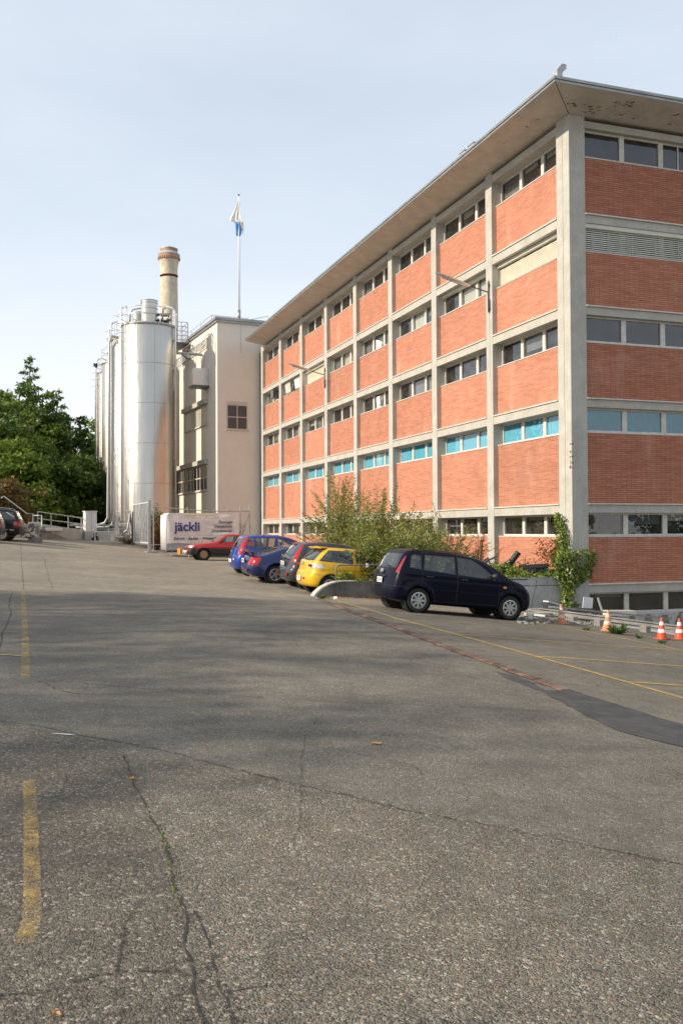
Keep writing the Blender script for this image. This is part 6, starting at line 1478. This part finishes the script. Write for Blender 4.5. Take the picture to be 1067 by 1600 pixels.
# ground cover on the planting bed by the corner
q = random.Random(77); P = []; Dn = []
for i in range(5200):
    x = q.uniform(-3.7, -.15); y = q.uniform(.15, 4.5)*q.random()**.4; hh = .15+.38*(.5+.5*math.sin(x*2.3+1))*(.4+.6*math.sin(y*1.7+x)**2)
    P.append((x+q.gauss(0, .08), y, .12+hh*q.random()**.6)); Dn.append((q.gauss(0, 1), q.gauss(0, 1)-.3, q.uniform(-.2, .8)))
for i in range(900):
    x = q.uniform(-7.3, -.15); P.append((x, q.uniform(-.05, .2), .19+q.random()*.06)); Dn.append((q.gauss(0, 1), -.6, q.uniform(-.3, .6)))
o = leaf_mesh('ground_cover', P, Dn, .10, .06, MT['leaf_vine'], None, seed=5); o.matrix_world = Mx; tag(o, 'bright green ground cover and brambles on the bed behind the low wall', 'ground cover', kind='stuff')
# climbing vine on the corner column: px regions on its two faces
V = empty('climbing_vine', (0, 0, 0), 0, 'green vine climbing the corner column and spreading on both its faces', 'vine'); V.matrix_world = Mx
def unE(px, py, off):
    r = ray(px, py); r = r/r.y; k = (Vector((CX, CY, 0)).dot(D1)+off)/(Vector((r.x, r.y, 0)).dot(D1)); w = Vector((r.x*k, k, EYE+r.z*k)); d = w-Vector((CX, CY, 0)); return (d.dot(D2), d.dot(D1), w.z)
def unL(px, py, off):
    r = ray(px, py); r = r/r.y; k = (Vector((CX, CY, 0)).dot(D2)+off)/(Vector((r.x, r.y, 0)).dot(D2)); w = Vector((r.x*k, k, EYE+r.z*k)); d = w-Vector((CX, CY, 0)); return (d.dot(D2), d.dot(D1), w.z)
regE = [([(863, 882), (868, 862), (888, 858), (900, 862), (915, 855), (928, 861), (932, 872), (926, 888), (922, 905), (908, 909), (899, 922), (896, 936), (904, 945), (900, 955), (884, 952), (877, 935), (876, 915), (868, 900)], 1500, 1.0), ([(900, 868), (915, 866), (914, 884), (903, 880)], 0, 1)]
P = []; Dn = []; q = random.Random(31)
for poly, n, _ in regE[:1]:
    k = 0
    while k < n:
        x, y = q.uniform(860, 935), q.uniform(852, 958)
        if inpoly(x, y, poly) and not (inpoly(x, y, regE[1][0]) and q.random() < .85):
            cx_ = 886 if y > 905 else 895; th = .28*math.exp(-((x-cx_)/26)**2)+.05
            P.append(unE(x+q.gauss(0, 1.2), y, -q.uniform(.02, th+.05))); Dn.append((q.gauss(0, .7), -.7, q.uniform(-1.1, .3))); k += 1
polyL = [(866, 806), (872, 800), (878, 803), (883, 822), (889, 845), (890, 880), (866, 884), (862, 868), (868, 850), (872, 832)]
k = 0
while k < 900:
    x, y = q.uniform(858, 892), q.uniform(798, 886)
    if inpoly(x, y, polyL): P.append(unL(x, y, -q.uniform(.02, .2))); Dn.append((-.7, q.gauss(0, .7)-.2, q.uniform(-1.1, .3))); k += 1
leaf_mesh('leaves', P, Dn, .10, .08, MT['leaf_vine'], V, seed=9, fold=.05)
P = []; Dn = []
for i in range(420):
    x, y = q.gauss(857, 11), q.gauss(862, 13)
    if y > 890 or x > 872 or y < 838: continue
    P.append(unL(x, y, -q.uniform(.02, .3))); Dn.append((-.6, q.gauss(0, .8), q.uniform(-1, .4)))
leaf_mesh('autumn_leaves', P, Dn, .085, .06, MT['leaf_rust'], V, seed=10, fold=.05)
mb = MB()
for pts in ([(887, 958), (885, 935), (884, 910), (889, 890), (893, 870), (889, 850)], [(886, 940), (893, 915), (903, 898), (920, 890), (926, 868), (916, 858)], [(884, 910), (875, 890), (862, 872), (850, 858)], [(889, 890), (896, 872), (905, 862)]):
    mb.tube([Vector(unE(x, y, -.08)) for x, y in pts], [.022, .018, .014, .01, .008, .006][:len(pts)], 6)
mb.build('stems', MT['bark'], V, smooth=True)

# black corrugated drain pipes on the bed
def local(name, label, cat, group=None): r = empty(name, (0, 0, 0), 0, label, cat, group); r.matrix_world = Mx; return r
def corr(a, b, r, n=30):
    a, b = Vector(a), Vector(b); mb = MB(); pts = [a.lerp(b, i/n) for i in range(n+1)]; mb.tube(pts, [r*(1 if i % 2 else .93) for i in range(n+1)], 14, cap=False); mb.tube([a, b], r*.8, 14, cap=False); mb.tube([b-(b-a)*.25, b-(b-a)*.24], r*.8, 14); return mb
for i, (a, b, r, lb) in enumerate([((-2.05, .9, .22), (-1.5, .75, .95), .10, 'black corrugated drain pipe pointing steeply upward out of the brambles'), ((-2.3, 1.1, .2), (-1.8, .7, .66), .10, 'shorter black corrugated pipe lying beside the upright one'),
    ((-1.9, .8, .28), (-.9, .7, .30), .12, 'black pipe lying flat on top of the wall bed, left of the vine'), ((-1.2, 1.2, .40), (-.35, .9, .45), .13, 'black pipe end lying beside the vine'), ((-.9, .6, .28), (-.2, .45, .30), .11, 'lowest black pipe close to the vine stem')]):
    r_ = local('drain_pipe', lb, 'pipe', 'black drain pipes dumped behind the wall'); corr(a, b, r).build('pipe', MT['pipe'], r_, smooth=True)
r_ = local('rusty_post', 'leaning rusty metal post rising from the brambles behind the navy car bonnet', 'post')
mb = MB(); mb.cbox((-2.95, .6, .72), (.05, .04, 1.25), 0, .14); mb.build('post', MT['rust'], r_); mb = MB(); mb.cbox((-2.86, .6, 1.33), (.14, .05, .03), 0, .14); mb.build('cap', MT['rust'], r_)
r_ = local('scrap_pile', 'pile of grey and black scrap sheets beside the rusty post', 'scrap'); mb = MB(); q = random.Random(3)
for i in range(9): mb.cbox((-3.5+q.uniform(-.3, .9), .8+q.uniform(-.2, .3), .35+i*.04), (q.uniform(.5, 1.0), .1, .05), q.uniform(-.4, .4), q.uniform(-.7, -.1))
mb.build('sheets', MT['darksteel'], r_)
mb = MB(); mb.cbox((-3.4, .5, .6), (.06, .2, .5), .2, .2); mb.build('pale_strip', MT['greyblind'], r_)

# ------------------------------------------------------------------ rim of the light well, beams and rubbish
E_ = [ts(pit_edge(s), s) for s in (25.2, 24.6, 23, 21, 19, 16, 12, 6, 0, -4)]
mb = MB(); vs = []
for i, p in enumerate(E_):
    z = gz(p.x, p.y); nn = D2
    for off, dz in ((-.10, .05), (.42, .045), (.42, -2.6), (-.10, -.6)): v = p+nn*off; vs.append((v.x, v.y, z+dz))
for i in range(len(E_)-1):
    for k in range(4): mb.f.append((i*4+k, (i+1)*4+k, (i+1)*4+(k+1) % 4, i*4+(k+1) % 4)); mb.m.append(0)
mb.v = vs; o = mb.build('light_well_rim', MT['oldconc'], bevel=.02); tag(o, 'worn grey concrete rim between the parking bays and the sunken strip', 'kerb')
def rimpt(px, py, lift): g = G(px, py); return Vector((g.x, g.y, g.z+lift))
def beam(name, a, b, hgt, wdt, m, label, group=None):
    a, b = Vector(a), Vector(b); d = b-a; L_ = d.length; r = empty(name, (0, 0, 0), 0, label, 'beam', group)
    xa = d.normalized(); ya = Vector((0, 0, 1)).cross(xa).normalized(); za = xa.cross(ya); Mb = Matrix((xa, ya, za)).transposed().to_4x4(); Mb.translation = a; r.matrix_world = Mb
    mb = MB(); mb.box(0, L_, -wdt/2, wdt/2, 0, .02); mb.box(0, L_, -wdt/2, wdt/2, hgt-.02, hgt); mb.box(0, L_, -.012, .012, .02, hgt-.02); mb.build('profile', MT[m], r); return r
beam('steel_beam', rimpt(842, 961, .08), rimpt(1062, 991, .10), .12, .14, 'oldconc', 'long grey steel beam lying on the rim of the sunken strip behind the traffic cones', 'long beams lying along the rim')
beam('steel_beam', rimpt(880, 963, .22), rimpt(1050, 983, .26), .04, .07, 'darksteel', 'thinner dark beam lying on top of the long grey one', 'long beams lying along the rim')
beam('steel_beam', rimpt(820, 963, .02), rimpt(875, 964, .05), .07, .09, 'greyblind', 'short white profile lying in front of the low wall near the navy car front', 'long beams lying along the rim')
for i, (px, py) in enumerate(((895, 973), (1008, 988), (936, 978))):
    g = G(px, py); r_ = empty('timber_block', g, TH+.3, ['squared block under the left part of the long beam', 'squared block under the right part of the long beam', 'small brown block under the middle of the long beam'][i], 'block', 'support blocks under the beam'); mb = MB(); mb.box(-.1, .1, -.1, .1, -.05, .16); mb.build('block', MT['oldconc'], r_, bevel=.015)
for i, (px, py, lift, dims, rz, ry, m, lb, cat) in enumerate([
    (918, 962, .30, (.34, .02, .5), .3, .12, 'white', 'white panel leaning upright at the right of the vine foot', 'board'), (968, 964, .12, (1.0, .3, .16), .3, .03, 'greyblind', 'grey metal box section lying behind the second faded cone', 'box section'),
    (938, 960, .28, (.06, .03, .5), .3, -.35, 'greyblind', 'narrow grey strip leaning beside the white panel', 'strip'), (862, 955, .25, (.5, .25, .04), .5, .25, 'white', 'crumpled white sheet on the rubbish heap left of the vine foot', 'sheet'),
    (872, 959, .18, (.6, .1, .06), .1, .1, 'alum', 'pale metal strip on the heap behind the first faded cone', 'strip'), (905, 962, .16, (.9, .14, .14), .3, .06, 'darksteel', 'dark round-ended gutter piece lying below the vine', 'gutter'),
    (843, 965, .06, (.3, .14, .05), -.3, .1, 'white', 'small white offcut beside the short white profile', 'offcut'), (828, 967, .05, (.1, .08, .12), .2, 0, 'white', 'small white bracket near the front wheel of the navy car', 'bracket')]):
    g = G(px, py); r_ = empty('scrap_'+cat.replace(' ', '_'), (g.x, g.y, g.z), rz, lb, cat, 'rubbish heap at the foot of the column'); mb = MB(); mb.cbox((0, 0, lift), dims, 0, ry); mb.build(cat.replace(' ', '_')+'_body', MT[m], r_, bevel=.006)
mb = MB(); q = random.Random(15)
for i in range(150):
    g = G(q.uniform(812, 960), q.uniform(962, 976)); s = q.uniform(.02, .08); mb.cbox((g.x, g.y, g.z+s*.3), (s*q.uniform(1, 2.5), s, s*.6), q.uniform(0, 3), q.uniform(-.3, .3))
tag(mb.build('small_rubble', MT['oldconc']), 'small broken rubble scattered below the vine and the beams', 'rubble', kind='stuff')
mb = MB()
for i in range(420):
    t = q.uniform(-8.3, -1); p = Vector((CX, CY, 0))+D2*t-D1*abs(q.gauss(0, .16)); mb.cbox((p.x, p.y, gz(p.x, p.y)+.012), (q.uniform(.03, .07), .03, .008), q.uniform(0, 3), q.uniform(-.5, .5))
tag(mb.build('leaf_litter', MT['dryleaf']), 'dry brown leaves blown along the foot of the low wall', 'leaf litter', kind='stuff')
# weeds beside the cones
def weed(px, py, r, n, lb, seed):
    g = G(px, py); q = random.Random(seed); t = empty('weed', g, 0, lb, 'weed', 'weeds growing from the kerb'); P = []; Dn = []
    for i in range(n): a = q.uniform(0, 6.28); P.append((math.cos(a)*r*.15, math.sin(a)*r*.15, .0)); Dn.append((math.cos(a)*q.uniform(.4, 1.2), math.sin(a)*q.uniform(.4, 1.2), q.uniform(.3, 1.2)))
    leaf_mesh('blades', P, Dn, r, r*.14, MT['leaf_weed'], t, seed=seed, fold=.3)
weed(964, 991, .28, 90, 'large green tuft of weeds right of the second faded cone', 1); weed(916, 985, .12, 30, 'tiny tuft of weeds between the two faded cones', 2); weed(998, 998, .13, 40, 'small tuft of weeds left of the bright cones', 3); weed(1035, 1006, .12, 34, 'small flat weed below the bright cones', 4)
weed(503, 936, .16, 50, 'dry tuft of weeds at the left end of the low wall', 5); weed(512, 935, .12, 30, 'second tuft at the left end of the low wall', 6)

# traffic cones
def cone(px, py, h, lb, mo, mw, seed, tilt=0):
    g = G(px, py); r_ = empty('traffic_cone', g, seed*.7, lb, 'traffic cone', 'traffic cones along the rim'); r_.rotation_euler = (tilt, tilt*.6, seed*.7)
    R0 = h*.24; mb = MB(); mb.lathe([(R0*1.0, .02), (R0*.92, .045)], 28); mb.cbox((0, 0, .016), (R0*2.3, R0*2.3, .03)); mb.build('base', MT[mo], r_, bevel=.008)
    f = lambda z: R0*.86*(1-z/h)+.022
    b = [.045, .16*h/.5, .24*h/.5, .33*h/.5, .41*h/.5, h]
    for i in range(5):
        mb = MB(); mb.lathe([(f(b[i]), b[i]), (f(b[i+1]), b[i+1])]+([(0, h)] if i == 4 else []), 28); mb.build('cone_body' if i % 2 == 0 else 'reflective_band', MT[mo if i % 2 == 0 else mw], r_, smooth='auto')
cone(877.5, 975, .50, 'faded orange cone with worn bands at the foot of the vine, leftmost of the cones', 'cone_faded', 'cone_dirty', 1, -.02)
cone(948.5, 986.5, .52, 'faded orange cone leaning slightly in front of the white panel, second from the left', 'cone_faded', 'cone_dirty', 2, .06)
cone(1034, 999, .50, 'bright red and white cone, third from the left', 'cone_orange', 'cone_white', 3)
cone(1062, 999, .50, 'bright red and white cone cut by the right edge of the picture', 'cone_orange', 'cone_white', 4, .03)
g = G(1075, 996); r_ = empty('black_bin', g, .3, 'black rounded plastic thing at the right edge behind the last cone', 'bin'); mb = MB(); mb.lathe([(.2, 0), (.24, .5), (.2, .62), (0, .66)], 20); mb.build('body', MT['plastic'], r_, smooth='auto')

# small litter on the asphalt
r_ = empty('paper_cup', G(521, 937.5), 0, 'crushed white paper cup at the left end of the low wall', 'cup'); mb = MB(); mb.lathe([(.035, 0), (.05, .02), (.045, .1), (.0, .1)], 12, (0, 0, .045), 'X'); mb.build('cup', MT['litter'], r_, smooth='auto')
for i, (px, py, s, lb) in enumerate(((588, 1164, .05, 'dry orange leaf lying alone on the middle of the asphalt'), (205, 1220, .03, 'small dry leaf near the long crack on the left'), (88, 1590, .022, 'tiny orange leaf at the bottom left corner'), (935, 1071, .04, 'dark leaf near the yellow bay line on the right'))):
    g = G(px, py); r_ = empty('fallen_leaf', g, i*1.3, lb, 'leaf', 'fallen leaves on the asphalt'); mb = MB(); mb.add([(-s, 0, .012), (-s*.3, s*.45, .02), (s*.5, s*.4, .014), (s, 0, .024), (s*.5, -s*.4, .012), (-s*.3, -s*.45, .018), (0, 0, .008)], [(0, 1, 6), (1, 2, 6), (2, 3, 6), (3, 4, 6), (4, 5, 6), (5, 0, 6)]); mb.build('blade', MT['dryleaf'], r_, fixn=False)
ribbon('painted_line', gp((80, 1147), (118, 1150)), .03, MT['whitepaint'], .007, wv=.4, step=.05)
ribbon('painted_line', gp((1031, 1212), (1048, 1214)), .02, MT['whitepaint'], .007, wv=.4, step=.05)
